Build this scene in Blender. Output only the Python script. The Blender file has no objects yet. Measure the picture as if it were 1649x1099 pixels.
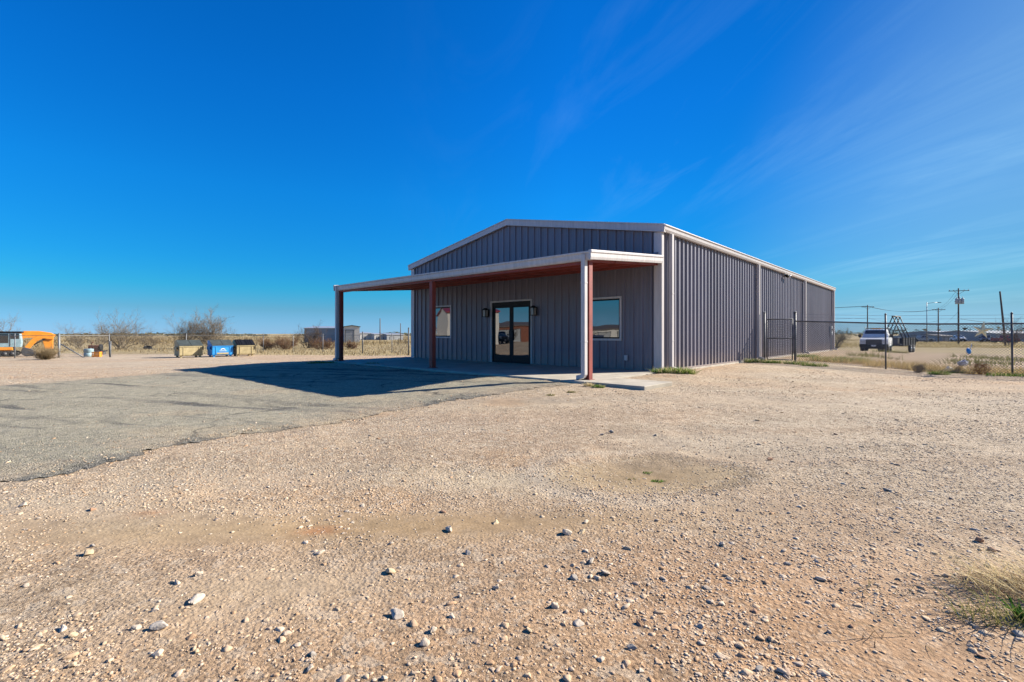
import bpy, bmesh, math, random
import numpy as np
from mathutils import Vector, Matrix
random.seed(7); RNG = np.random.default_rng(11)
SC = bpy.context.scene; COL = SC.collection
R = math.radians

# ---------------------------------------------------------------- camera, sky, sun, exposure
F, HX, HY, CZ = 779.2, 824.5, 537.9, 1.10          # focal length in photo pixels, vanishing column, horizon row, eye height
cam = bpy.data.cameras.new('camera'); cam.sensor_width = 36; cam.lens = F/1649*36
cam.shift_y = -(549.5-HY)/1649; cam.clip_end = 20000; cam.clip_start = .05
camo = bpy.data.objects.new('camera', cam); COL.objects.link(camo)
camo.location = (0, 0, CZ); camo.rotation_euler = (R(90), 0, 0); SC.camera = camo
SUN_AZ, SUN_EL = 73.0, 30.2                          # azimuth clockwise from +Y
SC.view_settings.view_transform = 'Standard'; SC.view_settings.look = 'None'
SC.view_settings.exposure = 1.25; SC.view_settings.gamma = 1.0
try: SC.view_settings.use_curve_mapping = False
except Exception: pass
W_ = bpy.data.worlds.new('World'); SC.world = W_; W_.use_nodes = True
nt = W_.node_tree; nt.nodes.clear(); N = nt.nodes.new; L_ = nt.links.new
sky = N('ShaderNodeTexSky'); sky.sky_type = 'NISHITA'; sky.sun_disc = False
sky.sun_elevation = R(SUN_EL); sky.sun_rotation = R(SUN_AZ)
sky.air_density = 1.0; sky.dust_density = 0.25; sky.ozone_density = 4.0; sky.altitude = 900
hs = N('ShaderNodeHueSaturation'); hs.inputs['Saturation'].default_value = 1.32; hs.inputs['Value'].default_value = 1.0
L_(sky.outputs[0], hs.inputs['Color'])
# thin cirrus: streaks on a high flat layer, found from the direction of view
geo = N('ShaderNodeTexCoord'); sep = N('ShaderNodeSeparateXYZ'); L_(geo.outputs['Generated'], sep.inputs[0])
def math_(op, a, b=None, clamp=False):
    n = N('ShaderNodeMath'); n.operation = op; n.use_clamp = clamp
    for i, v in enumerate((a, b)):
        if v is None: continue
        if isinstance(v, (int, float)): n.inputs[i].default_value = v
        else: L_(v, n.inputs[i])
    return n.outputs[0]
zz = math_('MAXIMUM', math_('ADD', sep.outputs[2], .06), .02)
cx_, cy_ = math_('DIVIDE', sep.outputs[0], zz), math_('DIVIDE', sep.outputs[1], zz)
comb = N('ShaderNodeCombineXYZ'); L_(cx_, comb.inputs[0]); L_(cy_, comb.inputs[1])
rotn = N('ShaderNodeMapping'); rotn.inputs['Rotation'].default_value = (0, 0, R(-12)); L_(comb.outputs[0], rotn.inputs[0])
mp = N('ShaderNodeMapping'); mp.inputs['Scale'].default_value = (1.5, .30, 1)
L_(rotn.outputs[0], mp.inputs[0])
n1 = N('ShaderNodeTexNoise'); n1.inputs['Scale'].default_value = 1.3; n1.inputs['Detail'].default_value = 9; n1.inputs['Roughness'].default_value = .62; n1.inputs['Distortion'].default_value = .9
L_(mp.outputs[0], n1.inputs['Vector'])
n2 = N('ShaderNodeTexNoise'); n2.inputs['Scale'].default_value = .45; n2.inputs['Detail'].default_value = 3
L_(rotn.outputs[0], n2.inputs['Vector'])
r1 = N('ShaderNodeMapRange'); r1.inputs[1].default_value = .47; r1.inputs[2].default_value = .85; L_(n1.outputs[0], r1.inputs[0])
r2 = N('ShaderNodeMapRange'); r2.inputs[1].default_value = .35; r2.inputs[2].default_value = .7; L_(n2.outputs[0], r2.inputs[0])
r3 = N('ShaderNodeMapRange'); r3.inputs[1].default_value = -.25; r3.inputs[2].default_value = .6; L_(sep.outputs[0], r3.inputs[0])   # the thin cloud lies to the east
r4 = N('ShaderNodeMapRange'); r4.inputs[1].default_value = .1; r4.inputs[2].default_value = .75; r4.inputs[3].default_value = 1; r4.inputs[4].default_value = .48; L_(sep.outputs[0], r4.inputs[0])
msk = math_('MULTIPLY', math_('MULTIPLY', r1.outputs[0], r2.outputs[0]), math_('MULTIPLY', r3.outputs[0], .26), True)
veil = N('ShaderNodeMapRange'); veil.inputs[1].default_value = .27; veil.inputs[2].default_value = .66; veil.inputs[4].default_value = .20; veil.interpolation_type = 'SMOOTHSTEP'; L_(math_('SUBTRACT', sep.outputs[0], math_('MULTIPLY', sep.outputs[2], .3)), veil.inputs[0])
msk = math_('ADD', msk, veil.outputs[0], True)
mixc = N('ShaderNodeMixRGB'); L_(msk, mixc.inputs[0])
tr_ = N('ShaderNodeValToRGB'); cr = tr_.color_ramp; L_(sep.outputs[2], tr_.inputs[0])   # polarised, deep blue air
for k_, (p_, c_) in enumerate(((0.0, (.27, .50, 1.05)), (.045, (.2, .42, .62)), (.085, (.10, .53, .67)), (.13, (.08, .58, .76)), (.26, (.085, .735, .96)), (.42, (.095, .77, 1.07)))):
    e_ = cr.elements[k_] if k_ < 2 else cr.elements.new(p_)
    e_.position = p_; e_.color = (*[v_/1.5 for v_ in c_], 1)
tm_ = N('ShaderNodeMixRGB'); tm_.blend_type = 'MULTIPLY'; tm_.inputs[0].default_value = 1; L_(hs.outputs[0], tm_.inputs[1]); L_(tr_.outputs[0], tm_.inputs[2])
tg_ = N('ShaderNodeVectorMath'); tg_.operation = 'SCALE'; L_(math_('MULTIPLY', r4.outputs[0], 1.58), tg_.inputs['Scale']); L_(tm_.outputs[0], tg_.inputs[0])
L_(tg_.outputs[0], mixc.inputs[1]); mixc.inputs[2].default_value = (3.9, 6.1, 6.9, 1)
bg = N('ShaderNodeBackground'); bg.inputs['Strength'].default_value = .075; L_(mixc.outputs[0], bg.inputs[0])
wo = N('ShaderNodeOutputWorld'); L_(bg.outputs[0], wo.inputs[0])
sl = bpy.data.lights.new('sun', 'SUN'); sl.energy = 5.0; sl.angle = R(.55); sl.color = (1, .93, .82)
so = bpy.data.objects.new('sun', sl); COL.objects.link(so)
sdir = Vector((math.sin(R(SUN_AZ))*math.cos(R(SUN_EL)), math.cos(R(SUN_AZ))*math.cos(R(SUN_EL)), math.sin(R(SUN_EL))))
so.rotation_euler = sdir.to_track_quat('Z', 'Y').to_euler(); so.location = (60, 20, 50)

# ---------------------------------------------------------------- helpers
def tag(o, label=None, cat=None, group=None, kind=None):
    if label: o['label'] = label
    if cat: o['category'] = cat
    if group: o['group'] = group
    if kind: o['kind'] = kind
    return o
def thing(name, label, cat, loc=(0, 0, 0), rz=0, group=None):
    o = bpy.data.objects.new(name, None); COL.objects.link(o); o.empty_display_size = .3
    o.location = loc; o.rotation_euler = (0, 0, rz)
    return tag(o, label, cat, group)
def link_mesh(name, me, mat, parent=None, smooth=False):
    o = bpy.data.objects.new(name, me); COL.objects.link(o)
    if mat is not None: me.materials.append(mat)
    if parent is not None: o.parent = parent
    if smooth: me.polygons.foreach_set('use_smooth', [True]*len(me.polygons))
    return o
def copy_tree(o, parent=None):
    c = o.copy(); COL.objects.link(c)
    if parent is not None: c.parent = parent
    for ch in list(o.children): copy_tree(ch, c)
    return c
class MB:
    def __init__(s): s.v = []; s.f = []
    def add(s, vs, fs):
        k = len(s.v); s.v += [tuple(map(float, p)) for p in vs]; s.f += [tuple(i+k for i in q) for q in fs]; return s
    def hexa(s, p):      # 4 bottom then 4 top, both anticlockwise from above
        return s.add(p, [(3, 2, 1, 0), (4, 5, 6, 7), (0, 1, 5, 4), (1, 2, 6, 5), (2, 3, 7, 6), (3, 0, 4, 7)])
    def box(s, x0, x1, y0, y1, z0, z1):
        return s.hexa([(x0, y0, z0), (x1, y0, z0), (x1, y1, z0), (x0, y1, z0), (x0, y0, z1), (x1, y0, z1), (x1, y1, z1), (x0, y1, z1)])
    def prism(s, poly, fn, a, b):   # fn(p, q, t) -> point ; poly in (p, q)
        n = len(poly); A = [fn(p, q, a) for p, q in poly]; B = [fn(p, q, b) for p, q in poly]
        return s.add(A+B, [tuple(range(n))[::-1], tuple(range(n, 2*n))]+[(i, (i+1) % n, n+(i+1) % n, n+i) for i in range(n)])
    def tube(s, pts, r, n=8, r1=None, cap=True):
        pts = [Vector(p) for p in pts]; k0 = len(s.v); m = len(pts)
        for i, p in enumerate(pts):
            d = (pts[min(i+1, m-1)]-pts[max(i-1, 0)]).normalized()
            a = d.orthogonal().normalized() if abs(d.z) > .95 or abs(d.z) < 1e-3 and False else (d.cross(Vector((0, 0, 1))).normalized() if abs(d.z) < .95 else d.cross(Vector((1, 0, 0))).normalized())
            b = d.cross(a); rr = r if r1 is None else r+(r1-r)*i/(m-1)
            for j in range(n):
                t = 2*math.pi*j/n; q = p+a*math.cos(t)*rr+b*math.sin(t)*rr; s.v.append(tuple(q))
        for i in range(m-1):
            for j in range(n):
                s.f.append((k0+i*n+j, k0+i*n+(j+1) % n, k0+(i+1)*n+(j+1) % n, k0+(i+1)*n+j))
        if cap: s.f.append(tuple(k0+j for j in range(n))[::-1]); s.f.append(tuple(k0+(m-1)*n+j for j in range(n)))
        return s
    def lathe(s, prof, c, ax=(0, 0, 1), n=20):   # prof: (radius, height along axis)
        ax = Vector(ax).normalized(); a = ax.orthogonal().normalized(); b = ax.cross(a); c = Vector(c); k0 = len(s.v); m = len(prof)
        for r, h in prof:
            for j in range(n):
                t = 2*math.pi*j/n; s.v.append(tuple(c+ax*h+(a*math.cos(t)+b*math.sin(t))*r))
        for i in range(m-1):
            for j in range(n): s.f.append((k0+i*n+j, k0+i*n+(j+1) % n, k0+(i+1)*n+(j+1) % n, k0+(i+1)*n+j))
        s.f.append(tuple(k0+j for j in range(n))[::-1]); s.f.append(tuple(k0+(m-1)*n+j for j in range(n)))
        return s
    def build(s, name, mat, parent=None, smooth=False, bevel=0, fix=True):
        me = bpy.data.meshes.new(name); me.from_pydata(s.v, [], s.f); me.validate()
        if fix:
            bm = bmesh.new(); bm.from_mesh(me); bmesh.ops.recalc_face_normals(bm, faces=bm.faces); bm.to_mesh(me); bm.free()
        o = link_mesh(name, me, mat, parent, smooth)
        if bevel:
            b = o.modifiers.new('bevel', 'BEVEL'); b.width = bevel; b.segments = 2; b.limit_method = 'ANGLE'
        return o
def np_mesh(name, V, Fc, mat, parent=None, smooth=False, colors=None, attrs=None):
    """V (n,3), Fc (m,k) same-size faces; colours per vertex"""
    me = bpy.data.meshes.new(name); n, (m, k) = len(V), Fc.shape
    me.vertices.add(n); me.vertices.foreach_set('co', np.asarray(V, np.float32).ravel())
    me.loops.add(m*k); me.loops.foreach_set('vertex_index', Fc.astype(np.int32).ravel())
    me.polygons.add(m); me.polygons.foreach_set('loop_start', (np.arange(m)*k).astype(np.int32))
    try: me.polygons.foreach_set('loop_total', np.full(m, k, np.int32))
    except Exception: pass
    me.update(calc_edges=True)
    if smooth: me.polygons.foreach_set('use_smooth', np.ones(m, bool))
    if colors is not None:
        a = me.color_attributes.new('tint', 'FLOAT_COLOR', 'POINT')
        c = np.ones((n, 4), np.float32); c[:, :3] = colors; a.data.foreach_set('color', c.ravel())
    for nm, val in (attrs or {}).items():
        a = me.attributes.new(nm, 'FLOAT', 'POINT'); a.data.foreach_set('value', np.asarray(val, np.float32))
    return link_mesh(name, me, mat, parent)
def hashn(ix, iy, seed):
    h = (ix.astype(np.int64)*374761393 + iy.astype(np.int64)*668265263 + seed*974634777) & 0x7fffffff
    h = ((h ^ (h >> 13))*1274126177) & 0x7fffffff; h = h ^ (h >> 16)
    return (h & 0xffff)/65535.0
def vnoise(x, y, seed=0):
    x = np.asarray(x, float); y = np.asarray(y, float)
    ix, iy = np.floor(x), np.floor(y); fx, fy = x-ix, y-iy; fx = fx*fx*(3-2*fx); fy = fy*fy*(3-2*fy)
    a, b, c, d = hashn(ix, iy, seed), hashn(ix+1, iy, seed), hashn(ix, iy+1, seed), hashn(ix+1, iy+1, seed)
    return (a*(1-fx)+b*fx)*(1-fy)+(c*(1-fx)+d*fx)*fy
def fbm(x, y, seed=0, o=4):
    t, a, n = 0, 1, 0
    for i in range(o): t = t+a*vnoise(x*2**i+17.3*i, y*2**i-9.1*i, seed+i); n += a; a *= .5
    return t/n
def S(t): t = np.clip(t, 0, 1); return t*t*(3-2*t)

# ---------------------------------------------------------------- materials
def new_mat(name):
    m = bpy.data.materials.new(name); m.use_nodes = True; t = m.node_tree
    return m, t, t.nodes['Principled BSDF']
def M(name, col, rough=.6, metal=0, var=.15, vs=3, bump=0, bs=40, spec=.5, stretch=(1, 1, 1), col2=None, emit=None):
    m, t, p = new_mat(name); n = t.nodes.new; l = t.links.new
    tc = n('ShaderNodeTexCoord'); mp = n('ShaderNodeMapping'); mp.inputs['Scale'].default_value = stretch; l(tc.outputs['Object'], mp.inputs[0])
    no = n('ShaderNodeTexNoise'); no.inputs['Scale'].default_value = vs; no.inputs['Detail'].default_value = 6; no.inputs['Roughness'].default_value = .65; l(mp.outputs[0], no.inputs['Vector'])
    r = n('ShaderNodeValToRGB'); r.color_ramp.elements[0].position = .32; r.color_ramp.elements[1].position = .68
    lo = [c*(1-var) for c in col]; hi = [min(1, c*(1+var)) for c in (col2 or col)]
    r.color_ramp.elements[0].color = (*lo, 1); r.color_ramp.elements[1].color = (*hi, 1)
    l(no.outputs[0], r.inputs[0]); l(r.outputs[0], p.inputs['Base Color'])
    p.inputs['Roughness'].default_value = rough; p.inputs['Metallic'].default_value = metal; p.inputs['Specular IOR Level'].default_value = spec
    if bump:
        nb = n('ShaderNodeTexNoise'); nb.inputs['Scale'].default_value = bs; nb.inputs['Detail'].default_value = 5; l(tc.outputs['Object'], nb.inputs['Vector'])
        b = n('ShaderNodeBump'); b.inputs['Strength'].default_value = 1; b.inputs['Distance'].default_value = bump; l(nb.outputs[0], b.inputs['Height']); l(b.outputs[0], p.inputs['Normal'])
    return m
def tint_mat(name, rough=.9, trans=False, bump=0, bs=60):
    m, t, p = new_mat(name); n = t.nodes.new; l = t.links.new
    a = n('ShaderNodeAttribute'); a.attribute_name = 'tint'; l(a.outputs['Color'], p.inputs['Base Color'])
    if trans:
        tl = n('ShaderNodeBsdfTranslucent'); l(a.outputs['Color'], tl.inputs['Color']); ms = n('ShaderNodeMixShader'); ms.inputs[0].default_value = .4
        l(p.outputs[0], ms.inputs[1]); l(tl.outputs[0], ms.inputs[2]); l(ms.outputs[0], t.nodes['Material Output'].inputs['Surface'])
    p.inputs['Roughness'].default_value = rough; p.inputs['Specular IOR Level'].default_value = .2
    if bump:
        tc = n('ShaderNodeTexCoord'); nb = n('ShaderNodeTexNoise'); nb.inputs['Scale'].default_value = bs; nb.inputs['Detail'].default_value = 6; l(tc.outputs['Object'], nb.inputs['Vector'])
        b = n('ShaderNodeBump'); b.inputs['Distance'].default_value = bump; l(nb.outputs[0], b.inputs['Height']); l(b.outputs[0], p.inputs['Normal'])
    return m
def panel_mat(name, col, rough=.42):
    """painted steel sheet: faint vertical run-off streaks, chalking, dust splashed at the foot"""
    m, t, p = new_mat(name); n = t.nodes.new; l = t.links.new
    tc = n('ShaderNodeTexCoord'); mp = n('ShaderNodeMapping'); mp.inputs['Scale'].default_value = (5, 5, .35); l(tc.outputs['Object'], mp.inputs[0])
    a = n('ShaderNodeTexNoise'); a.inputs['Scale'].default_value = 2; a.inputs['Detail'].default_value = 6; l(mp.outputs[0], a.inputs['Vector'])
    r = n('ShaderNodeValToRGB'); r.color_ramp.elements[0].color = (*[c*.88 for c in col], 1); r.color_ramp.elements[1].color = (*[c*1.14 for c in col], 1)
    r.color_ramp.elements[0].position = .3; r.color_ramp.elements[1].position = .7; l(a.outputs[0], r.inputs[0])
    sx = n('ShaderNodeSeparateXYZ'); l(tc.outputs['Object'], sx.inputs[0])
    ad = n('ShaderNodeMath'); ad.operation = 'ADD'; l(sx.outputs[0], ad.inputs[0]); l(sx.outputs[1], ad.inputs[1])
    dv = n('ShaderNodeMath'); dv.operation = 'DIVIDE'; l(ad.outputs[0], dv.inputs[0]); dv.inputs[1].default_value = .9144
    fl_ = n('ShaderNodeMath'); fl_.operation = 'FLOOR'; l(dv.outputs[0], fl_.inputs[0]); wn = n('ShaderNodeTexWhiteNoise'); wn.noise_dimensions = '1D'; l(fl_.outputs[0], wn.inputs['W'])
    wr = n('ShaderNodeMapRange'); wr.inputs[3].default_value = .88; wr.inputs[4].default_value = 1.12; l(wn.outputs['Value'], wr.inputs[0])
    wm = n('ShaderNodeMixRGB'); wm.blend_type = 'MULTIPLY'; wm.inputs[0].default_value = 1; l(r.outputs[0], wm.inputs[1]); l(wr.outputs[0], wm.inputs[2]); r = wm
    d = n('ShaderNodeTexNoise'); d.inputs['Scale'].default_value = 4; d.inputs['Detail'].default_value = 6; l(tc.outputs['Object'], d.inputs['Vector'])
    mr = n('ShaderNodeMapRange'); mr.inputs[1].default_value = .55; mr.inputs[2].default_value = 0; mr.inputs[4].default_value = .8; l(sx.outputs[2], mr.inputs[0])
    mu = n('ShaderNodeMath'); mu.operation = 'MULTIPLY'; l(mr.outputs[0], mu.inputs[0]); l(d.outputs[0], mu.inputs[1])
    mx = n('ShaderNodeMixRGB'); l(mu.outputs[0], mx.inputs[0]); l(r.outputs[0], mx.inputs[1]); mx.inputs[2].default_value = (.36, .27, .2, 1)
    l(mx.outputs[0], p.inputs['Base Color']); p.inputs['Roughness'].default_value = rough
    nb = n('ShaderNodeTexNoise'); nb.inputs['Scale'].default_value = 1.4; nb.inputs['Detail'].default_value = 2; l(tc.outputs['Object'], nb.inputs['Vector'])
    b = n('ShaderNodeBump'); b.inputs['Distance'].default_value = .012; l(nb.outputs[0], b.inputs['Height']); l(b.outputs[0], p.inputs['Normal'])
    return m
def glass_mat(name, ior=2.3, base=(.012, .015, .018)):
    m, t, p = new_mat(name); n = t.nodes.new; l = t.links.new
    p.inputs['Base Color'].default_value = (*base, 1); p.inputs['Roughness'].default_value = .015; p.inputs['IOR'].default_value = ior
    tc = n('ShaderNodeTexCoord'); nb = n('ShaderNodeTexNoise'); nb.inputs['Scale'].default_value = 1.1; nb.inputs['Detail'].default_value = 1; l(tc.outputs['Object'], nb.inputs['Vector'])
    b = n('ShaderNodeBump'); b.inputs['Distance'].default_value = .0025; l(nb.outputs[0], b.inputs['Height']); l(b.outputs[0], p.inputs['Normal'])
    return m
mt = dict(
    panel=panel_mat('charcoal_panel', (.150, .141, .175)), trim=M('stone_trim', (.46, .43, .425), .45, var=.13, vs=2, stretch=(7, 7, .6)),
    galv=M('roof_steel', (.5, .5, .49), .4, .6, var=.1), red=M('red_oxide_steel', (.21, .036, .026), .55, var=.2, vs=4, bump=.001, bs=30),
    deck=M('red_deck', (.19, .045, .032), .6, var=.12, vs=2), slabc=M('concrete', (.34, .30, .24), .9, var=.16, vs=1.6, bump=.004, bs=90, col2=(.38, .34, .28)),
    black=M('black_metal', (.010, .010, .011), .55, var=.2, spec=.25), dark=M('dark_metal', (.06, .06, .065), .5, var=.3), glass=glass_mat('tinted_glass'),
    carglass=glass_mat('car_glass', 1.9), lampglass=M('lamp_glass', (.32, .29, .25), .25, var=.1), white=M('white_paint', (.75, .75, .74), .35, var=.06, vs=1),
    galvw=M('galvanised_wire', (.19, .195, .20), .6, .3, var=.2), post=M('fence_steel', (.25, .255, .265), .5, .5, var=.25, vs=5),
    fdark=M('weathered_post', (.11, .115, .12), .6, .3, var=.3, vs=5), wood=M('pole_wood', (.10, .075, .06), .85, var=.3, vs=3, stretch=(3, 3, .3), bump=.01, bs=8),
    tan=M('tan_dumpster', (.34, .27, .13), .6, var=.2, vs=3, col2=(.38, .31, .17)), blue=M('blue_dumpster', (.015, .25, .62), .5, var=.15, vs=2),
    lid=M('dumpster_lid', (.045, .055, .05), .6, var=.3, vs=3), orange=M('orange_paint', (.72, .26, .02), .5, var=.15, vs=2), rubber=M('rubber', (.025, .024, .023), .85, var=.3, vs=5),
    chrome=M('chrome', (.55, .55, .55), .2, .9, var=.1), rust=M('rust', (.16, .055, .03), .9, var=.4, vs=6, bump=.004, bs=20), grey=M('grey_paint', (.33, .36, .38), .5, var=.12, vs=2),
    headl=M('headlight_glass', (.6, .62, .64), .1, var=.05), bluegrey=M('blue_grey_paint', (.25, .36, .40), .5, var=.15), mesh=M('grille_mesh', (.03, .03, .032), .4, var=.2),
    cream=M('pale_metal_siding', (.52, .50, .47), .5, var=.06, vs=.4), greysid=M('grey_metal_siding', (.28, .29, .30), .55, var=.1, vs=.4), brownroof=M('dark_roof', (.10, .085, .08), .6, var=.2),
    bolt=M('balloon_blue', (.02, .22, .55), .3, var=.1), yel=M('balloon_yellow', (.80, .70, .42), .35, var=.12), bag=M('plastic_bag', (.62, .62, .62), .4, var=.15, vs=9, bump=.02, bs=12),
    redveh=M('dark_red_paint', (.25, .03, .03), .4, var=.1), suv=M('dark_blue_paint', (.03, .045, .09), .3, var=.1), tire=M('tyre', (.02, .02, .02), .9, var=.3))
stonem = tint_mat('stone', .92, bump=.004, bs=70); leafm = tint_mat('plant', .8, True)

# ---------------------------------------------------------------- where things stand
TH = R(42.666); PX, PY = 4.379, 14.217; CT, ST = math.cos(TH), math.sin(TH)
BW, BL, CD = 12.235, 26.37, 3.738                       # width, length, depth of the porch
def b2w(x, y, z=0): return (PX+CT*x+ST*y, PY-ST*x+CT*y, z)   # building axes: x to the right along the front, y to the rear
def w2b(X, Y): return CT*(X-PX)-ST*(Y-PY), ST*(X-PX)+CT*(Y-PY)
def H0(X, Y):
    """broad fall of the land away from the building pad"""
    X = np.asarray(X, float); Y = np.asarray(Y, float); x, y = w2b(X, Y)
    dx = np.maximum(np.maximum(-BW-x, x), 0); dy = np.maximum(np.maximum(-4-y, y-BL), 0); d = np.sqrt(dx*dx+dy*dy)
    back = S((Y-9)/20)
    return -.055-.17*S(d/6)-.42*S((d-2)/13)*back-.5*S((d-20)/100)
def at(px, py, it=40):
    """the point of the ground seen at a photo pixel"""
    z = -.2
    for _ in range(it):
        Yd = F*(CZ-z)/max(py-HY, 1e-3); Xd = (px-HX)/F*Yd; z = z+.6*(float(H0(Xd, Yd))-z)
    return Xd, Yd, float(H0(Xd, Yd))
def atY(px, Y): X = (px-HX)/F*Y; return X, Y, float(H0(X, Y))
def zat(py, Y): return CZ+(HY-py)/F*Y
PAN = at(1050, 762); PANR = 1.35
def H(X, Y):
    X = np.asarray(X, float); Y = np.asarray(Y, float)
    near = 1-S((np.hypot(X, Y)-25)/30)
    h = H0(X, Y)+near*(.035*(fbm(X*.5, Y*.5, 3)-.5)+.03*(fbm(X*1.7, Y*1.7, 5, 3)-.5)+.016*(fbm(X*6, Y*6, 9, 3)-.5))
    h = h+(1-near)*.25*(fbm(X*.05, Y*.05, 21)-.5)*S((np.hypot(X, Y)-40)/80)
    q = np.sqrt(((X-PAN[0])/.88)**2+((Y-PAN[1])/.62)**2)
    h = h-.035*(1-S(q/1.1))+.014*np.exp(-((q-1.15)/.2)**2)
    x, y = w2b(X, Y)                                     # ruts worn by vehicles crossing the lot
    h = h+.062*np.exp(-(((x-.9)/.8)**4+((y+1.2)/1.45)**4))
    for k, (c, w) in enumerate(((7.2, .22), (8.9, .25), (5.0, .2))):
        e = (Y-.07*X-c+.25*np.sin(X*.35+k))/w; h = h-.018*np.exp(-e*e)*near
    return h
# asphalt: its outline on the ground
edge = [(-900, 1180), (-500, 985), (-250, 880), (-60, 806), (0, 784), (80, 770), (170, 752), (250, 728), (330, 712), (400, 700), (480, 690), (545, 680), (620, 664), (700, 650), (770, 640), (830, 632), (890, 625), (928, 620.5)]
APOLY = [at(*p)[:2] for p in edge]+[b2w(0, -4.02)[:2], b2w(-12.7, -4.02)[:2]]+[at(*p)[:2] for p in [(400, 593), (280, 601), (130, 612), (0, 622), (-350, 650)]]+[(-34, 14), (-34, 1)]
def inpoly(X, Y, P):
    X = np.asarray(X); r = np.zeros(X.shape, bool); j = len(P)-1
    for i in range(len(P)):
        (xi, yi), (xj, yj) = P[i], P[j]
        c = ((yi > Y) != (yj > Y)) & (X < (xj-xi)*(Y-yi)/((yj-yi) if yj != yi else 1e-9)+xi); r ^= c; j = i
    return r
def segdist(X, Y, P):
    d = np.full(np.asarray(X).shape, 1e9)
    for i in range(len(P)):
        (x0, y0), (x1, y1) = P[i], P[(i+1) % len(P)]; vx, vy = x1-x0, y1-y0; t = np.clip(((X-x0)*vx+(Y-y0)*vy)/(vx*vx+vy*vy+1e-9), 0, 1)
        d = np.minimum(d, np.hypot(X-x0-t*vx, Y-y0-t*vy))
    return d
def asdist(X, Y):        # signed: positive inside the asphalt, with a ragged edge
    d = segdist(X, Y, APOLY); d = np.where(inpoly(X, Y, APOLY), d, -d)
    return d+.34*(fbm(np.asarray(X)*1.1, np.asarray(Y)*1.1, 31)-.5)+.30*(fbm(np.asarray(X)*3.5, np.asarray(Y)*3.5, 34, 3)-.5)+.16*(vnoise(np.asarray(X)*11, np.asarray(Y)*11, 33)-.5)

# ---------------------------------------------------------------- ground
def axis(lo, hi, c0, c1, s, g):
    a = list(np.arange(c0, c1, s)); st = s; x = a[-1]
    while x < hi: st *= g; x += st; a.append(x)
    st = s; x = a[0]; b = []
    while x > lo: st *= g; x -= st; b.append(x)
    return np.array(b[::-1]+a)
gx, gy = axis(-6000, 6000, -8, 9, .07, 1.04), axis(-400, 9000, .8, 12.5, .07, 1.04)
GX, GY = np.meshgrid(gx, gy); Vz = H(GX, GY)
ny, nx = GX.shape; idx = np.arange(ny*nx).reshape(ny, nx)
FC = np.stack([idx[:-1, :-1], idx[:-1, 1:], idx[1:, 1:], idx[1:, :-1]], -1).reshape(-1, 4)
def blob(px, py, rx, ry, a=0):
    c = at(px, py); dx, dy = GX-c[0], GY-c[1]; ca, sa = math.cos(a), math.sin(a)
    return np.exp(-(((dx*ca+dy*sa)/rx)**2+((-dx*sa+dy*ca)/ry)**2))
lerp = lambda A, B, t: A*(1-t[..., None])+np.array(B)*t[..., None]
C = np.zeros(GX.shape+(3,)); C[:] = (.405, .290, .196)
rr = np.hypot(GX, GY)
C = lerp(C, (.435, .345, .245), S((fbm(GX*.35, GY*.7, 41)-.40)/.28)*.75)                # pale caliche
C = lerp(C, (.425, .265, .145), S((3.6-rr)/2.6)*.62)                                     # red sand of the near ground
C = lerp(C, (.43, .26, .14), S((fbm(GX*.8, GY*.8, 43)-.57)/.18)*.55)
C = lerp(C, (.42, .275, .165), blob(1400, 1010, 1.1, .8)*.8)                             # bare sand
          # dried puddle
C = lerp(C, (.34, .24, .135), blob(700, 845, 2.0, .28, .06)*.8); C = lerp(C, (.43, .30, .165), blob(350, 850, 1.6, .25, .1)*.6)
C = lerp(C, (.455, .365, .255), blob(470, 940, .7, .3)*.6); C = lerp(C, (.45, .37, .26), blob(820, 770, 1.0, .3)*.6); C = lerp(C, (.45, .36, .25), blob(230, 820, 1.5, .35)*.5)
C = lerp(C, (.43, .19, .08), np.clip(blob(515, 853, .13, .06)+.7*blob(240, 825, .12, .06), 0, 1)*.9)
C = lerp(C, (.40, .30, .22), np.exp(-((GY-.07*GX-7.2)/.5)**2)*.35)
C = lerp(C, (.415, .345, .265), S((rr-3.2)/4)*(.25+.5*S((fbm(GX*.22, GY*.5, 47)-.4)/.2)))
qp = np.hypot((GX-PAN[0])/.88, (GY-PAN[1]-.05*(GX-PAN[0]))/.62)+.22*(fbm(GX*2.2, GY*2.2, 44)-.5)+.1*(fbm(GX*7, GY*7, 45)-.5)
C = lerp(C, (.40, .30, .185), (1-S((qp-.85)/.25))*.9); C = lerp(C, (.285, .20, .115), np.exp(-(qp/.55)**2)*.85)
C = lerp(C, (.23, .175, .12), np.exp(-((qp-.98)/.09)**2)*np.clip(.15+.85*S((GX-PAN[0]-.6*(GY-PAN[1]))/1.0+.35), 0, 1)*.9)
C = lerp(C, (.47, .39, .30), np.exp(-((qp-1.3)/.16)**2)*S(.5-(GX-PAN[0])/1.2)*.75)
for k_, (c_, w_) in enumerate(((5.05, .16), (6.6, .18), (9.6, .25), (10.6, .22), (13.2, .3))):      # tyre tracks
    C = lerp(C, (.36, .265, .185), np.exp(-((GY-.06*GX-c_+.3*np.sin(GX*.3+k_))/w_)**2)*(.25+.5*fbm(GX*.5, GY*.5, 46+k_)))
bx, by = w2b(GX, GY)
dbk = np.maximum(np.maximum(-BW-bx, bx), np.maximum(-4-by, by-BL))
C = lerp(C, (.40, .27, .175), np.exp(-(np.maximum(bx, 0)/1.1)**2)*(by > -1)*(by < BL)*.6)
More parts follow.
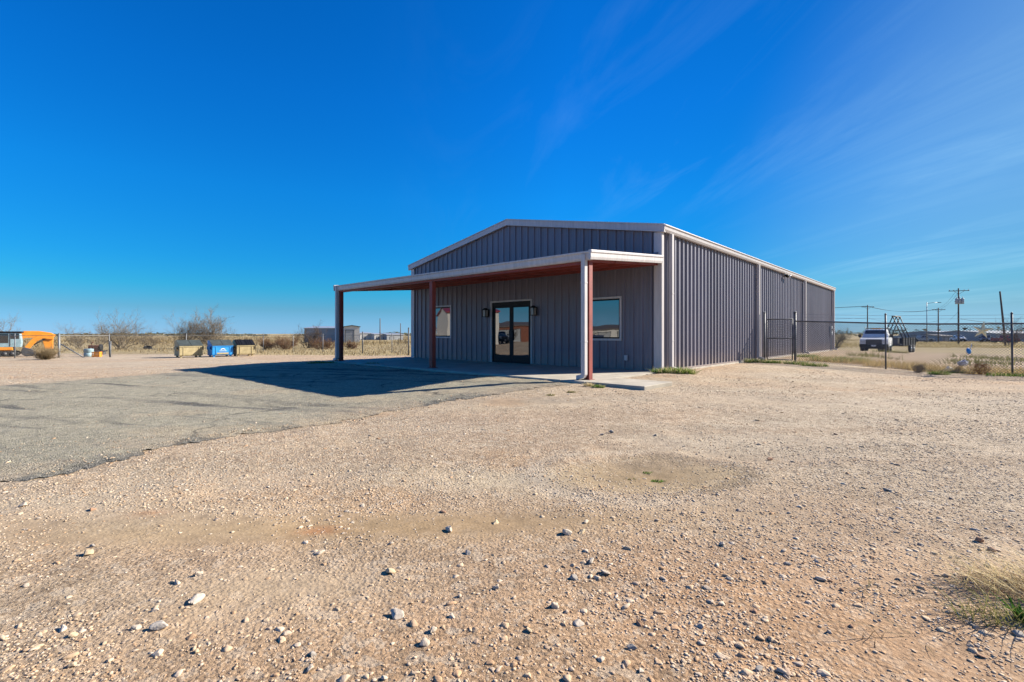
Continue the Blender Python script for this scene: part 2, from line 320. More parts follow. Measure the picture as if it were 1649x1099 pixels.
# grass country beyond the lot
FR0 = b2w(0, 9.05); lot_r = (bx > -1)*S((by-9.4)/1.5)                                    # behind the right-hand fence
lot_l = S((GY+.16*GX-36.5+1.5*(fbm(GX*.2, GY*.2, 51)-.5))/1.5)*(bx < 0)                                # behind the left-hand fence
dry = np.array((.335, .262, .125)); dirt = np.array((.36, .26, .175))
g_r = lot_r*S((rr-58+6*(fbm(GX*.08, GY*.08, 53)-.5))/3)
C = lerp(C, dirt, np.clip(lot_r*(1-g_r), 0, 1)); C = lerp(C, dry, np.clip(g_r, 0, 1)); C = lerp(C, dry*.98, np.clip(lot_l, 0, 1))
far = np.clip(np.maximum(g_r, lot_l), 0, 1)
C = lerp(C, (.25, .19, .10), far*S((fbm(GX*.06, GY*.12, 55)-.48)/.2)*.6)
C *= (1+.30*(fbm(GX*3, GY*3, 57)-.5))[..., None]
C *= (1+.22*(fbm((GX*.97+GY*.1)*.35, (GY-.08*GX)*2.6, 58)-.5))[..., None]
SM = np.clip(1.2*blob(1050, 762, .95, .7)+.9*blob(700, 845, 2.4, .3, .06)+.85*blob(470, 942, .8, .33)+.8*blob(350, 850, 2, .3, .1)+.8*blob(230, 822, 1.6, .4)+.75*blob(1430, 1010, .9, .6)+.7*blob(820, 775, 1.2, .3)+.6*np.exp(-((GY-.07*GX-8.9)/.4)**2)+.6*np.exp(-((GY-.05*GX-11.5)/.5)**2), 0, 1)
SM = np.clip(SM*(.7+.6*fbm(GX*2, GY*3, 59))+.55*S((fbm(GX*.4, GY*1.1, 60)-.52)/.2), 0, 1)
C *= (1-.32*SM)[..., None]; wn_ = S((5.0-rr)/3.5)[..., None]; C *= np.array((1.03, 1.03, 1.0))*(1-wn_)+np.array((1.07, 1.0, .93))*wn_
m, t, p = new_mat('gravel_ground'); n = t.nodes.new; l = t.links.new
at_ = n('ShaderNodeAttribute'); at_.attribute_name = 'tint'; tc = n('ShaderNodeTexCoord')
def noise(sc, det=6, rough=.7):
    o = n('ShaderNodeTexNoise'); o.inputs['Scale'].default_value = sc; o.inputs['Detail'].default_value = det; o.inputs['Roughness'].default_value = rough; l(tc.outputs['Object'], o.inputs['Vector']); return o.outputs[0]
def vor(sc, out='Distance', rnd=1):
    o = n('ShaderNodeTexVoronoi'); o.inputs['Scale'].default_value = sc; o.inputs['Randomness'].default_value = rnd; l(tc.outputs['Object'], o.inputs['Vector']); return o.outputs[out]
def rng(x, a, b, c, d):
    o = n('ShaderNodeMapRange'); l(x, o.inputs[0])
    for i, v in enumerate((a, b, c, d)): o.inputs[i+1].default_value = v
    return o.outputs[0]
def mix(mode, fac, a, b):
    o = n('ShaderNodeMixRGB'); o.blend_type = mode
    for i, v in enumerate((fac, a, b)):
        if isinstance(v, (int, float)): o.inputs[i].default_value = v
        elif isinstance(v, tuple): o.inputs[i].default_value = v
        else: l(v, o.inputs[i])
    return o.outputs[0]
sw_ = n('ShaderNodeAttribute'); sw_.attribute_name = 'swept'; rgh = rng(sw_.outputs['Fac'], 0, 1, 1, .12)
def mul(a, b):
    o = n('ShaderNodeMath'); o.operation = 'MULTIPLY'; l(a, o.inputs[0]); l(b, o.inputs[1]); return o.outputs[0]
c1 = mix('MULTIPLY', 1, at_.outputs['Color'], rng(noise(9, 8), .3, .7, .78, 1.2))
c2 = mix('MULTIPLY', rgh, c1, rng(noise(75, 4, .6), .33, .67, .66, 1.32))
vc = n('ShaderNodeSeparateColor'); l(vor(55, 'Color'), vc.inputs[0])
c3 = mix('MIX', mul(rgh, rng(vc.outputs[0], .80, .84, 0, .5)), c2, (.60, .48, .35, 1))        # pale pebbles
c4 = mix('MIX', mul(rgh, rng(vc.outputs[1], .88, .90, 0, .55)), c3, (.20, .13, .08, 1))           # dark pebbles
vc2 = n('ShaderNodeSeparateColor'); l(vor(16, 'Color'), vc2.inputs[0])
c5 = mix('MIX', mul(rgh, rng(vc2.outputs[0], .84, .88, 0, .4)), c4, (.56, .47, .36, 1)); c6 = mix('MIX', mul(rgh, rng(vc2.outputs[1], .87, .90, 0, .45)), c5, (.22, .155, .10, 1))
l(c6, p.inputs['Base Color']); p.inputs['Roughness'].default_value = .95; p.inputs['Specular IOR Level'].default_value = .15
def bump(h, dist, prev=None, strg=1):
    b = n('ShaderNodeBump'); b.inputs['Distance'].default_value = dist; b.inputs['Strength'].default_value = strg; l(h, b.inputs['Height'])
    if prev: l(prev, b.inputs['Normal'])
    return b.outputs[0]
b1 = bump(mul(rgh, noise(14, 7, .7)), .034); b2 = bump(mul(rgh, rng(vor(42), 0, .6, 1, 0)), .012, b1); b3 = bump(mul(rgh, noise(120, 3)), .010, b2)
l(b3, p.inputs['Normal'])
ground = np_mesh('ground', np.stack([GX, GY, Vz], -1).reshape(-1, 3), FC, m, smooth=True, colors=C.reshape(-1, 3), attrs={'swept': SM.ravel()})
tag(ground, kind='structure')

# asphalt
ax, ay = np.arange(-33.9, 3.6, .055), np.arange(1.5, 21.5, .055); AX, AY = np.meshgrid(ax, ay); AD = asdist(AX, AY)
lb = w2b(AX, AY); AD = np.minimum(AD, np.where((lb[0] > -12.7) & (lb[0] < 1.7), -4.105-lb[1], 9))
AZ = H(AX, AY)+.004+.026*S(AD/.3)+.006*(vnoise(AX*9, AY*9, 61)-.5)
idx = np.arange(AX.size).reshape(AX.shape)
FQ = np.stack([idx[:-1, :-1], idx[:-1, 1:], idx[1:, 1:], idx[1:, :-1]], -1).reshape(-1, 4)
keep = (AD.ravel()[FQ].min(1) > 0); FQ = FQ[keep]; used = np.unique(FQ); re = np.full(AX.size, -1); re[used] = np.arange(len(used))
u = (AX+ .42*AY)*.0+AX*.93+AY*-.36; vv = AX*.36+AY*.93           # worn lanes run across the lot
streak = .5*fbm(u*.16, vv*1.9, 63, 5)+.5*fbm(u*.22, vv*4.2, 68, 4); dd = AD
AC = np.zeros(AX.shape+(3,)); AC[:] = (.30, .270, .192)
AC = lerp(AC, (.35, .315, .225), S((fbm(AX*.45, AY*.9, 65)-.42)/.25)*.6); AC = lerp(AC, (.10, .095, .08), S((streak-.54)/.07)*(.35+.65*S((fbm(AX*1.2, AY*1.2, 64)-.4)/.2)))
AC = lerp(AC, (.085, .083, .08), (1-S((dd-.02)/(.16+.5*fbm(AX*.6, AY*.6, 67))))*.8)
AC = lerp(AC, (.40, .31, .21), (1-S((dd-.1)/1.3))*S((fbm(AX*1.5, AY*1.5, 70)-.42)/.16)*.55)
AC = lerp(AC, (.40, .32, .21), S((fbm(AX*.7, AY*1.4, 69)-.58)/.15)*.5)
m, t, p = new_mat('worn_chip_seal'); n = t.nodes.new; l = t.links.new
at_ = n('ShaderNodeAttribute'); at_.attribute_name = 'tint'; tc = n('ShaderNodeTexCoord')
c1 = mix('MULTIPLY', 1, at_.outputs['Color'], rng(noise(7, 8), .3, .7, .72, 1.24)); c2 = mix('MULTIPLY', 1, c1, rng(noise(60, 4), .3, .7, .55, 1.45))
vc = n('ShaderNodeSeparateColor'); l(vor(80, 'Color'), vc.inputs[0]); c3 = mix('MIX', rng(vc.outputs[0], .8, .85, 0, .5), c2, (.42, .38, .32, 1)); c4 = mix('MIX', rng(vc.outputs[1], .82, .86, 0, .6), c3, (.06, .058, .055, 1))
l(c4, p.inputs['Base Color']); p.inputs['Roughness'].default_value = .9; p.inputs['Specular IOR Level'].default_value = .2
l(bump(rng(vor(70), 0, .6, 1, 0), .010, bump(noise(25, 6), .02)), p.inputs['Normal'])
mpw = n('ShaderNodeMapping'); l(tc.outputs['Object'], mpw.inputs[0]); wv = n('ShaderNodeTexNoise'); wv.inputs['Scale'].default_value = 2.2; wv.inputs['Detail'].default_value = 5; l(tc.outputs['Object'], wv.inputs['Vector'])
va = n('ShaderNodeVectorMath'); va.operation = 'MULTIPLY_ADD'; va.inputs[1].default_value = (.7, .7, 0); l(wv.outputs['Color'], va.inputs[0]); l(tc.outputs['Object'], va.inputs[2])
vk = n('ShaderNodeTexVoronoi'); vk.feature = 'DISTANCE_TO_EDGE'; vk.inputs['Scale'].default_value = .42; l(va.outputs[0], vk.inputs['Vector'])
c5 = mix('MIX', mul(rng(vk.outputs['Distance'], .004, .016, .75, 0), rng(noise(.5, 2), .42, .6, 0, 1)), c4, (.05, .046, .04, 1)); l(c5, p.inputs['Base Color'])
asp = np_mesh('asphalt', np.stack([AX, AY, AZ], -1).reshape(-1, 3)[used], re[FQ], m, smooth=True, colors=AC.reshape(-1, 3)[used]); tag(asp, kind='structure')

# concrete slab under the porch, with its control joints
sb = MB(); xs = [-12.6, -9.6, -6.6, -3.6, -.6, .10, 1.6]
for a, b in zip(xs[:-1], xs[1:]):
    sb.box(a+.006, b-.006, -4.1, -.02 if b < 1 else -2.75, -.5, 0)
sb.box(-12.594, .09, -4.09, -.03, -.5, -.012); sb.box(.095, 1.594, -4.09, -2.76, -.5, -.012)
slab = sb.build('concrete_slab', mt['slabc'], bevel=.008); slab.location = (PX, PY, 0); slab.rotation_euler = (0, 0, -TH); tag(slab, kind='structure')

# ---------------------------------------------------------------- the metal building
bld = thing('metal_building', 'long charcoal ribbed metal building with a red steel porch across its gabled front', 'building', (PX, PY, 0), -TH)
PIT, RH = .3048, .034
def rib_profile(a, b, breaks=(), RH=.036, tw=.018, bw=.052):
    pts = {a: 0.0, b: 0.0}; k = math.floor(a/PIT)-1
    prof = [(-.152, 0), (-bw, 0), (-tw, RH), (tw, RH), (bw, 0)]+[(.09, 0), (.10, .006), (.115, .006), (.125, 0)]+[(-.125, 0), (-.115, .006), (-.10, .006), (-.09, 0)]
    xs, ys = [], []
    while k*PIT < b+PIT:
        for q, h in prof:
            xs.append(k*PIT+q); ys.append(h)
        k += 1
    o = np.argsort(xs); xs = np.array(xs)[o]; ys = np.array(ys)[o]
    allx = sorted(set([round(x, 5) for x in xs if a < x < b])|{a, b}|{x for x in breaks if a < x < b})
    return [(x, float(np.interp(x, xs, ys))) for x in allx]
def ribbed(name, a, b, z0, ztop, fn, openings=(), extra=(), **kw):
    br = [e for o in openings for e in (o[0], o[1])]+list(extra); pr = rib_profile(a, b, br, **kw); mb = MB()
    for (x0, h0), (x1, h1) in zip(pr[:-1], pr[1:]):
        xm = (x0+x1)/2; cuts = [(o[2], o[3]) for o in openings if o[0] < xm < o[1]]; lo = z0
        ivs = []
        for c0, c1 in sorted(cuts):
            ivs.append((lo, lo, c0, c0)) if c0 > lo+1e-4 else None; lo = c1
        ivs.append((lo, lo, ztop(x0), ztop(x1)))
        for q in ivs: mb.add([fn(x0, h0, q[0]), fn(x1, h1, q[1]), fn(x1, h1, q[3]), fn(x0, h0, q[2])], [(0, 1, 2, 3)])
    return mb.build(name, mt['panel'], bld, fix=False)
EZ, RZ = 4.20, 5.32
gz = lambda x: EZ+(RZ-EZ)*(1-abs(x+BW/2)/(BW/2))
DO = (-7.0, -5.0, 0, 2.31); W1 = (-2.57, -1.35, .95, 2.21); W2 = (-10.78, -9.50, .98, 2.26)
OP = [DO, W1, W2]
ribbed('front_wall', -BW+.01, -.01, .0, gz, lambda x, h, z: (x, -h, z), OP, (-BW/2,), RH=.044, tw=.03, bw=.05)
ribbed('side_wall', .01, BL-.01, .0, lambda y: EZ, lambda y, h, z: (h-.016, y, z), RH=.052, tw=.046, bw=.066)
ribbed('side_wall', .01, BL-.01, .0, lambda y: EZ, lambda y, h, z: (-BW-h, y, z))
ribbed('rear_wall', -BW+.01, -.01, .0, gz, lambda x, h, z: (x, BL+h, z), (), (-BW/2,))
rf = MB()
for s in (-1, 1):
    xe, xr = (-BW-.12, -BW/2) if s < 0 else (.12, -BW/2); ze = EZ-.02
    rf.prism([(xe, ze), (xr, RZ), (xr, RZ+.06), (xe, ze+.06)], lambda p_, q_, t_: (p_, t_, q_), -.10, BL+.10)
rf.build('roof', mt['galv'], bld)
rr_ = MB(); k = 0.2
while k < BL:
    for s in (-1, 1):
        xe = -BW-.12 if s < 0 else .12
        rr_.prism([(xe, EZ+.045), (-BW/2, RZ+.065), (-BW/2, RZ+.09), (xe, EZ+.07)], lambda p_, q_, t_: (p_, t_, q_), k-.02, k+.02)
    k += .61
rr_.build('roof_rib', mt['galv'], bld)
for yy, s in ((-.13, 1), (BL+.08, -1)):                            # rake trim on both gables: a folded fascia with a lip
    tm = MB()
    for s2 in (-1, 1):
        xe = -BW-.16 if s2 < 0 else .16
        tm.prism([(xe, EZ-.14), (-BW/2, RZ-.12), (-BW/2, RZ+.105), (xe, EZ+.085)], lambda p_, q_, t_: (p_, t_, q_), yy, yy+.05)
        tm.prism([(xe, EZ-.145), (-BW/2, RZ-.125), (-BW/2, RZ-.095), (xe, EZ-.115)], lambda p_, q_, t_: (p_, t_, q_), yy-.018, yy+.09)
        tm.prism([(xe, EZ+.06), (-BW/2, RZ+.08), (-BW/2, RZ+.115), (xe, EZ+.095)], lambda p_, q_, t_: (p_, t_, q_), yy-.02, yy+.09)
    tm.build('rake_trim', mt['trim'], bld)
GUT = [(0, 0), (0, .16), (.02, .17), (.02, .02), (.10, .02), (.135, .085), (.14, .15), (.165, .16), (.165, .175), (.15, .175), (.13, .165), (.125, .085), (.095, 0)]
for sx in (1, -1):
    g = MB(); g.prism([(.0, -.12), (.085, -.12), (.12, -.06), (.13, .02), (.16, .045), (.16, .075), (.0, .08)], lambda p_, q_, t_: ((p_+.045) if sx > 0 else (-BW-.045-p_), t_, EZ+q_), -.14, BL+.12)
    g.build('eave_gutter', mt['trim'], bld, bevel=.006)
for x0, x1, y0, y1 in ((-.19, .055, -.066, -.048), (.040, .058, -.047, .07), (-BW-.055, -BW+.19, -.058, -.040), (-BW-.058, -BW-.040, -.039, .07), (.040, .058, BL-.1, BL+.05), (-.19, .039, BL+.040, BL+.058)):
    MB().box(x0, x1, y0, y1, 0.004, EZ-.11).build('corner_trim', mt['trim'], bld)
fd = MB(); fd.box(-BW+.0, .075, -.019, BL+.07, -.7, -.004); fd.build('foundation', mt['slabc'], bld, bevel=.01)
MB().box(.036, .062, .07, BL-.1, .0, .05).build('base_trim', mt['panel'], bld)
def downspout(mb, x, y, z0, z1, ox=0, oy=0):
    """square pipe at (x, y) with a kicked-out foot"""
    a = .055; mb.box(x-a, x+a, y-a, y+a, z0+.13, z1)
    mb.hexa([(x-a+ox*.05, y-a+oy*.05, z0+.05), (x+a+ox*.05, y-a+oy*.05, z0+.05), (x+a+ox*.05, y+a+oy*.05, z0+.05), (x-a+ox*.05, y+a+oy*.05, z0+.05), (x-a, y-a, z0+.128), (x+a, y-a, z0+.128), (x+a, y+a, z0+.128), (x-a, y+a, z0+.128)])
    dx, dy = ox*.22, oy*.22; px_, py_ = -oy, ox
    c = [(x+ox*.0-px_*a, y+oy*.0-py_*a), (x+px_*a, y+py_*a)]
    mb.hexa([(c[0][0], c[0][1], z0+.045), (c[0][0]+dx, c[0][1]+dy, z0+.0), (c[1][0]+dx, c[1][1]+dy, z0+.0), (c[1][0], c[1][1], z0+.045),
             (c[0][0], c[0][1], z0+.15), (c[0][0]+dx, c[0][1]+dy, z0+.10), (c[1][0]+dx, c[1][1]+dy, z0+.10), (c[1][0], c[1][1], z0+.15)])
    for zz_ in (z0+.9, z0+2.3):
        if zz_ < z1: mb.box(x-a-.006, x+a+.006, y-a-.006, y+a+.006, zz_, zz_+.03)
for yy in (.42, 9.0, 17.6, 26.1):
    d = MB(); downspout(d, .125, yy, -.02, EZ-.13, 1, 0); d.build('downspout', mt['trim'], bld)
# openings: trim, frame, glass
def window(o, grid=False):
    x0, x1, z0, z1 = o; f = MB(); w = .065; yb = -.048
    for b in ((x0-w, x1+w, z1, z1+w), (x0-w, x1+w, z0-w, z0), (x0-w, x0, z0+.001, z1-.001), (x1, x1+w, z0+.001, z1-.001)): f.box(b[0], b[1], yb, .10, b[2], b[3])
    wo_ = f.build('window', mt['trim'], bld, bevel=.004); fr = MB(); q = .045
    for b in ((x0, x1, z1-q, z1-.001), (x0, x1, z0+.001, z0+q), (x0, x0+q, z0+q, z1-q), (x1-q, x1, z0+q, z1-q)): fr.box(b[0]+.001, b[1]-.001, -.012, .085, b[2], b[3])
    fr.build('frame', mt['black'], wo_); MB().box(x0+q-.004, x1-q+.004, .03, .042, z0+q-.004, z1-q+.004).build('pane', mt['glass'], wo_)
window(W1); window(W2)
x0, x1, z0, z1 = DO; w = .06
d = MB(); d.box(x0-w, x1+w, -.05, .10, z1, z1+w); d.box(x0-w, x0, -.05, .10, .004, z1-.001); d.box(x1, x1+w, -.05, .10, .004, z1-.001); ent = d.build('entrance', mt['trim'], bld, bevel=.004)
fr = MB(); q = .05; fr.box(x0+.001, x1-.001, -.01, .09, z1-.12, z1-.001); fr.box(x0+.001, x0+q, -.01, .09, .004, z1-.121); fr.box(x1-q, x1-.001, -.01, .09, .004, z1-.121); fr.box(x0+q, x1-q, -.03, .09, .004, .025); fr.build('frame', mt['black'], ent)
for s, (a, b) in ((1, (x0+q+.003, -6.004)), (-1, (-5.996, x1-q-.003))):
    d = MB(); st = .085
    d.box(a, a+st, .005, .055, .03, z1-.125); d.box(b-st, b, .005, .055, .03, z1-.125); d.box(a+st, b-st, .005, .055, z1-.22, z1-.125); d.box(a+st, b-st, .005, .055, .03, .27)
    dr = d.build('door', mt['black'], ent, bevel=.003)
    MB().box(a+st-.003, b-st+.003, .025, .033, .267, z1-.217).build('pane', mt['glass'], dr)
    hx = b-st*.5 if s > 0 else a+st*.5; h = MB(); h.tube([(hx, -.055, .85), (hx, -.055, 1.25)], .013, 8); h.tube([(hx, .006, .88), (hx, -.055, .88)], .01, 6); h.tube([(hx, .006, 1.22), (hx, -.055, 1.22)], .01, 6); h.build('handle', mt['dark'], dr, True)
for xl in (-7.22, -4.76):                                          # lanterns either side of the doors
    b = MB(); b.box(xl-.06, xl+.06, -.06, -.034, 1.80, 2.06); b.tube([(xl, -.05, 2.03), (xl, -.11, 2.10), (xl, -.17, 2.09)], .014, 8)
    b.hexa([(xl-.1, -.27, 2.03), (xl+.1, -.27, 2.03), (xl+.1, -.07, 2.03), (xl-.1, -.07, 2.03), (xl-.035, -.205, 2.11), (xl+.035, -.205, 2.11), (xl+.035, -.135, 2.11), (xl-.035, -.135, 2.11)])
    for sx in (-1, 1):
        for sy in (-1, 1): b.box(xl+sx*.08-.008, xl+sx*.08+.008, -.17+sy*.08-.008, -.17+sy*.08+.008, 1.775, 2.03)
    b.box(xl-.095, xl+.095, -.265, -.075, 1.755, 1.774); lw = b.build('wall_lamp', mt['black'], bld)
    MB().box(xl-.07, xl+.07, -.24, -.10, 1.778, 2.025).build('lamp_glass', mt['lampglass'], lw)
ob = MB(); ob.box(-1.16, -1.07, -.075, -.036, .29, .43); ob.box(-1.172, -1.058, -.082, -.0755, .28, .44); ob.build('outlet_box', mt['trim'], bld)
fl = MB(); fl.box(.036, .10, 13.45, 13.75, 3.98, 4.08); flo = fl.build('floodlight', mt['white'], bld, bevel=.01)
for yy in (13.42, 13.7):
    h = MB(); h.lathe([(.03, 0), (.05, .03), (.085, .17), (.09, .20)], (.09, yy, 4.0), (.85, -.35 if yy < 13.6 else .35, -.25), 14); h.build('lamp_head', mt['black'] if yy < 13.6 else mt['white'], flo, True)
eb = MB(); eb.box(.04, .17, 25.1, 25.42, 1.05, 1.62); eb.tube([(.09, 25.3, 1.05), (.09, 25.3, -.2)], .03, 8); eb.tube([(.09, 25.3, 1.62), (.09, 25.3, 2.3)], .025, 8)
ebo = eb.build('meter_box', mt['grey'], bld); MB().lathe([(.085, 0), (.085, .05), (.06, .09)], (.17, 25.26, 1.4), (1, 0, 0), 14).build('meter', mt['lampglass'], ebo, True)
# porch
can = thing('porch', None, None); can.parent = bld
CZF, CZW = 3.055, 3.36                                             # top of the porch roof at its front edge and at the wall
cz = lambda y: CZW+(CZF-CZW)*(-y/CD)
dk = MB(); fn = lambda p_, q_, t_: (t_, p_, q_)
dk.prism([(-.045, cz(0)-.075), (-CD+.03, cz(-CD)-.075), (-CD+.03, cz(-CD)-.04), (-.045, cz(0)-.04)], fn, -BW+.03, -.03)
k = -BW+.2
while k < -.1:
    dk.prism([(-.05, cz(0)-.039), (-CD+.03, cz(-CD)-.039), (-CD+.03, cz(-CD)-.005), (-.05, cz(0)-.005)], fn, k-.03, k+.03); k += PIT
dk.build('porch_roof', mt['deck'], can)
pu = [-.12, -1.25, -2.45]
for yy in pu:
    b = MB(); zt = cz(yy)-.078; b.box(-BW+.05, -.05, yy-.035, yy-.028, zt-.16, zt); b.box(-BW+.05, -.05, yy-.027, yy+.035, zt-.008, zt); b.box(-BW+.05, -.05, yy-.027, yy+.035, zt-.16, zt-.152); b.build('purlin', mt['red'], can)
zt = cz(-3.6)-.08; b = MB(); b.box(-BW+.04, -.04, -3.70, -3.56, zt-.20, zt); b.build('front_beam', mt['red'], can)
for xx in (-BW+.12, -BW/2, -.12):
    b = MB(); b.prism([(-.05, cz(0)-.24), (-3.55, cz(-3.55)-.24), (-3.55, cz(-3.55)-.08), (-.05, cz(0)-.08)], fn, xx-.05, xx+.05); b.build('rafter', mt['red'], can)
    p0 = MB(); p0.box(xx-.075, xx+.075, -3.70, -3.55, .012, zt-.2005); p0.box(xx-.12, xx+.12, -3.745, -3.505, .001, .0115); p0.build('porch_post', mt['red'], can, bevel=.008)
g = MB(); g.prism([(-CD+.03, -.21), (-CD-.05, -.21), (-CD-.075, -.16), (-CD-.08, -.06), (-CD-.105, -.035), (-CD-.105, .0), (-CD+.03, .005)], lambda p_, q_, t_: (t_, p_, CZF+q_), -BW-.06, .06); pg_ = g.build('porch_gutter', mt['trim'], can, bevel=.006)
for k_ in range(1, 4): sm_ = MB(); xx = -BW*k_/4+.2; sm_.prism([(-CD-.051, -.212), (-CD-.078, -.162), (-CD-.0835, -.06), (-CD-.1085, -.036), (-CD-.1085, .002), (-CD-.10, .002), (-CD-.10, -.03), (-CD-.076, -.058), (-CD-.07, -.16), (-CD-.045, -.20)], lambda p_, q_, t_: (t_, p_, CZF+q_), xx-.02, xx+.02); sm_.build('seam', mt['trim'], pg_)

for xx, s in ((.03, 1), (-BW-.03, -1)):
    g = MB(); prof = [(0, -.20), (.05, -.20), (.065, -.14), (.065, -.05), (.085, -.03), (.085, .02), (.06, .035), (0, .035)]
    A = [(xx+s*p_, -.06, CZW+q_) for p_, q_ in prof]; B = [(xx+s*p_, -CD-.104, cz(-CD-.1)+q_) for p_, q_ in prof]; nn = len(prof)
    g.add(A+B, [tuple(range(nn)), tuple(range(nn, 2*nn))]+[(i, (i+1) % nn, nn+(i+1) % nn, nn+i) for i in range(nn)]); g.build('porch_rake_trim', mt['trim'], can, bevel=.005)
for xx in (-BW+.12, -.12):
    d = MB(); downspout(d, xx, -3.80, -.0 if xx < -5 else -.0, zt+.0, -.9 if xx > -5 else -1, 0); d.build('porch_downspout', mt['trim'], can)
fs = MB(); fs.hexa([(-1.9, -.10, CZW-.02), (-.06, -.10, CZW-.02), (-.06, -.04, CZW-.02), (-1.9, -.04, CZW-.02), (-1.9, -.10, CZW+.0), (-.06, -.10, CZW+.14), (-.06, -.04, CZW+.16), (-1.9, -.04, CZW+.02)]); fs.build('porch_wedge', mt['panel'], can)  # thin wedge on the wall above the porch roof, taller towards the right corner
# ---------------------------------------------------------------- fences
def frame_at(o, d):     # origin and unit direction on the ground -> function (along, across, height)
    ox, oy = o; dx, dy = d
    return lambda s, a=0, z=0: (ox+dx*s-dy*a, oy+dy*s+dx*a, z)
def link_mesh_panel(P, s0, s1, zb, zt, step=.075, w=.0016):
    """woven diamond wire between two stations: flat strips crossing at 45 degrees, clipped to the panel; zb/zt give heights along it"""
    Ln = s1-s0; Hh = zt-zb; V = []; Fq = []; k = 0
    for sg in (1, -1):
        c = -Hh if sg > 0 else 0.0
        while c < (Ln if sg > 0 else Ln+Hh):
            if sg > 0: a0, a1 = max(0, c), min(Ln, c+Hh); h0, h1 = a0-c, a1-c
            else: a0, a1 = max(0, c-Hh), min(Ln, c); h0, h1 = c-a0, c-a1
            if a1-a0 > .01:
                off = .004*sg
                for (x_, y_, q) in ((1, 0, 0), (0, 1, 0)):
                    wd = w*1.41
                    if x_: pts = [(a0-wd, off, h0), (a0+wd, off, h0), (a1+wd, off, h1), (a1-wd, off, h1)]
                    else: pts = [(a0, off-w, h0), (a0, off+w, h0), (a1, off+w, h1), (a1, off-w, h1)]
                    g0 = float(H0(*P(s0)[:2])); g1 = float(H0(*P(s1)[:2]))
                    V += [P(s0+s_, a_, zb+h_+g0+(g1-g0)*(s_/Ln)) for s_, a_, h_ in pts]; Fq.append((k, k+1, k+2, k+3)); k += 4
            c += step
    return np.array(V), np.array(Fq)
FO = b2w(.3, 9.15); PF = frame_at(FO[:2], (CT, -ST)); gzf = lambda s: float(H0(*PF(s)[:2]))
fence = thing('chain_link_fence', 'tall chain link fence with a top rail running from the building past the white pickup', 'fence', (0, 0, 0))
pst = [1.18, 4.15, 7.42, 10.5, 13.6, 16.7]
def fpost(P, s, h, r, m, par, nm='post', lean=0):
    g = gz_of(P, s); b = MB(); b.tube([P(s, 0, g-.3), P(s+lean, 0, g+h)], r, 10); b.lathe([(r*1.25, 0), (r*1.2, .02), (r*.6, .05), (.004, .06)], P(s+lean, 0, g+h), n=10); return b.build(nm, m, par, True)
gz_of = lambda P, s: float(H0(*P(s)[:2]))
fpost(PF, .02, 2.05, .045, mt['fdark'], fence); fpost(PF, pst[0], 2.05, .048, mt['fdark'], fence)
for s in pst[1:]: fpost(PF, s, 2.02 if s < 9 else 1.95, .030, mt['fdark'], fence, lean=random.uniform(-.03, .03))
b = MB()
b.tube([PF(s, -.02, gzf(s)+1.70) for s in np.linspace(1.2, 16.7, 12)], .028, 8); b.build('top_rail', mt['fdark'], fence, True)
b = MB(); b.tube([PF(s, .02, gzf(s)+.06+.02*math.sin(s*5)) for s in np.linspace(1.2, 16.7, 60)], .004, 4); b.build('tension_wire', mt['post'], fence)
for a, c in zip(pst[:-1], pst[1:]):
    V, Fq = link_mesh_panel(PF, a+.04, c-.04, .03, 1.70, .085, .0055); np_mesh('wire_mesh', V, Fq, mt['galvw'], fence)
for k, zz_ in enumerate((1.86, 1.98)):
    b = MB(); b.tube([PF(s, -.05, gzf(s)+zz_) for s in pst], .004, 4); b.build('strand_wire', mt['post'], fence)
gate = thing('gate', 'narrow chain link gate standing between the building wall and the fence', 'gate', (0, 0, 0))
b = MB(); g0 = gzf(.6)
for s in (.12, 1.08): b.tube([PF(s, 0, g0+.08), PF(s, 0, g0+1.78)], .024, 8)
for z in (.08, .98, 1.78): b.tube([PF(.12, 0, g0+z), PF(1.08, 0, g0+z)], .022, 8)
b.build('gate_frame', mt['fdark'], gate, True)
V, Fq = link_mesh_panel(PF, .13, 1.07, .09, 1.77, .07, .005); np_mesh('wire_mesh', V, Fq, mt['galvw'], gate)
b = MB(); b.tube([PF(1.08, -.05, g0+1.02), PF(1.2, -.05, g0+1.02)], .015, 8); b.box(*(PF(1.1, -.06)[0]-.03, PF(1.1, -.06)[0]+.03, PF(1.1, -.06)[1]-.02, PF(1.1, -.06)[1]+.02), g0+.96, g0+1.1); b.build('latch', mt['fdark'], gate)

# left-hand fence along the back of the lot
lf = [at(-60, 577.5), at(24, 577.), at(95, 576.5), at(176, 573), at(300, 570.5), at(424, 567.5), at(472, 567.2), at(520, 568), at(584, 569.5), at(631, 569.5), at(658, 572.5)]
f2 = thing('chain_link_fence', 'long low chain link fence along the dirt ledge behind the three dumpsters', 'fence')
hh = [1.75]*11; hh[8] = 1.9; hh[10] = 2.2
def lpt(a, b, s): return lambda q, w=0, z=0: (a[0]+(b[0]-a[0])*q/s-(b[1]-a[1])/s*w, a[1]+(b[1]-a[1])*q/s+(b[0]-a[0])/s*w, z)
for i, p_ in enumerate(lf):
    r = .07 if i == 2 else (.055 if i in (8, 10) else .033)
    b = MB(); b.tube([(p_[0], p_[1], p_[2]-.3), (p_[0], p_[1], p_[2]+hh[i])], r, 8); b.lathe([(r*1.2, 0), (r*.5, .05)], (p_[0], p_[1], p_[2]+hh[i]), n=8); b.build('post', mt['galvw'] if i not in (8, 10) else mt['fdark'], f2, True)
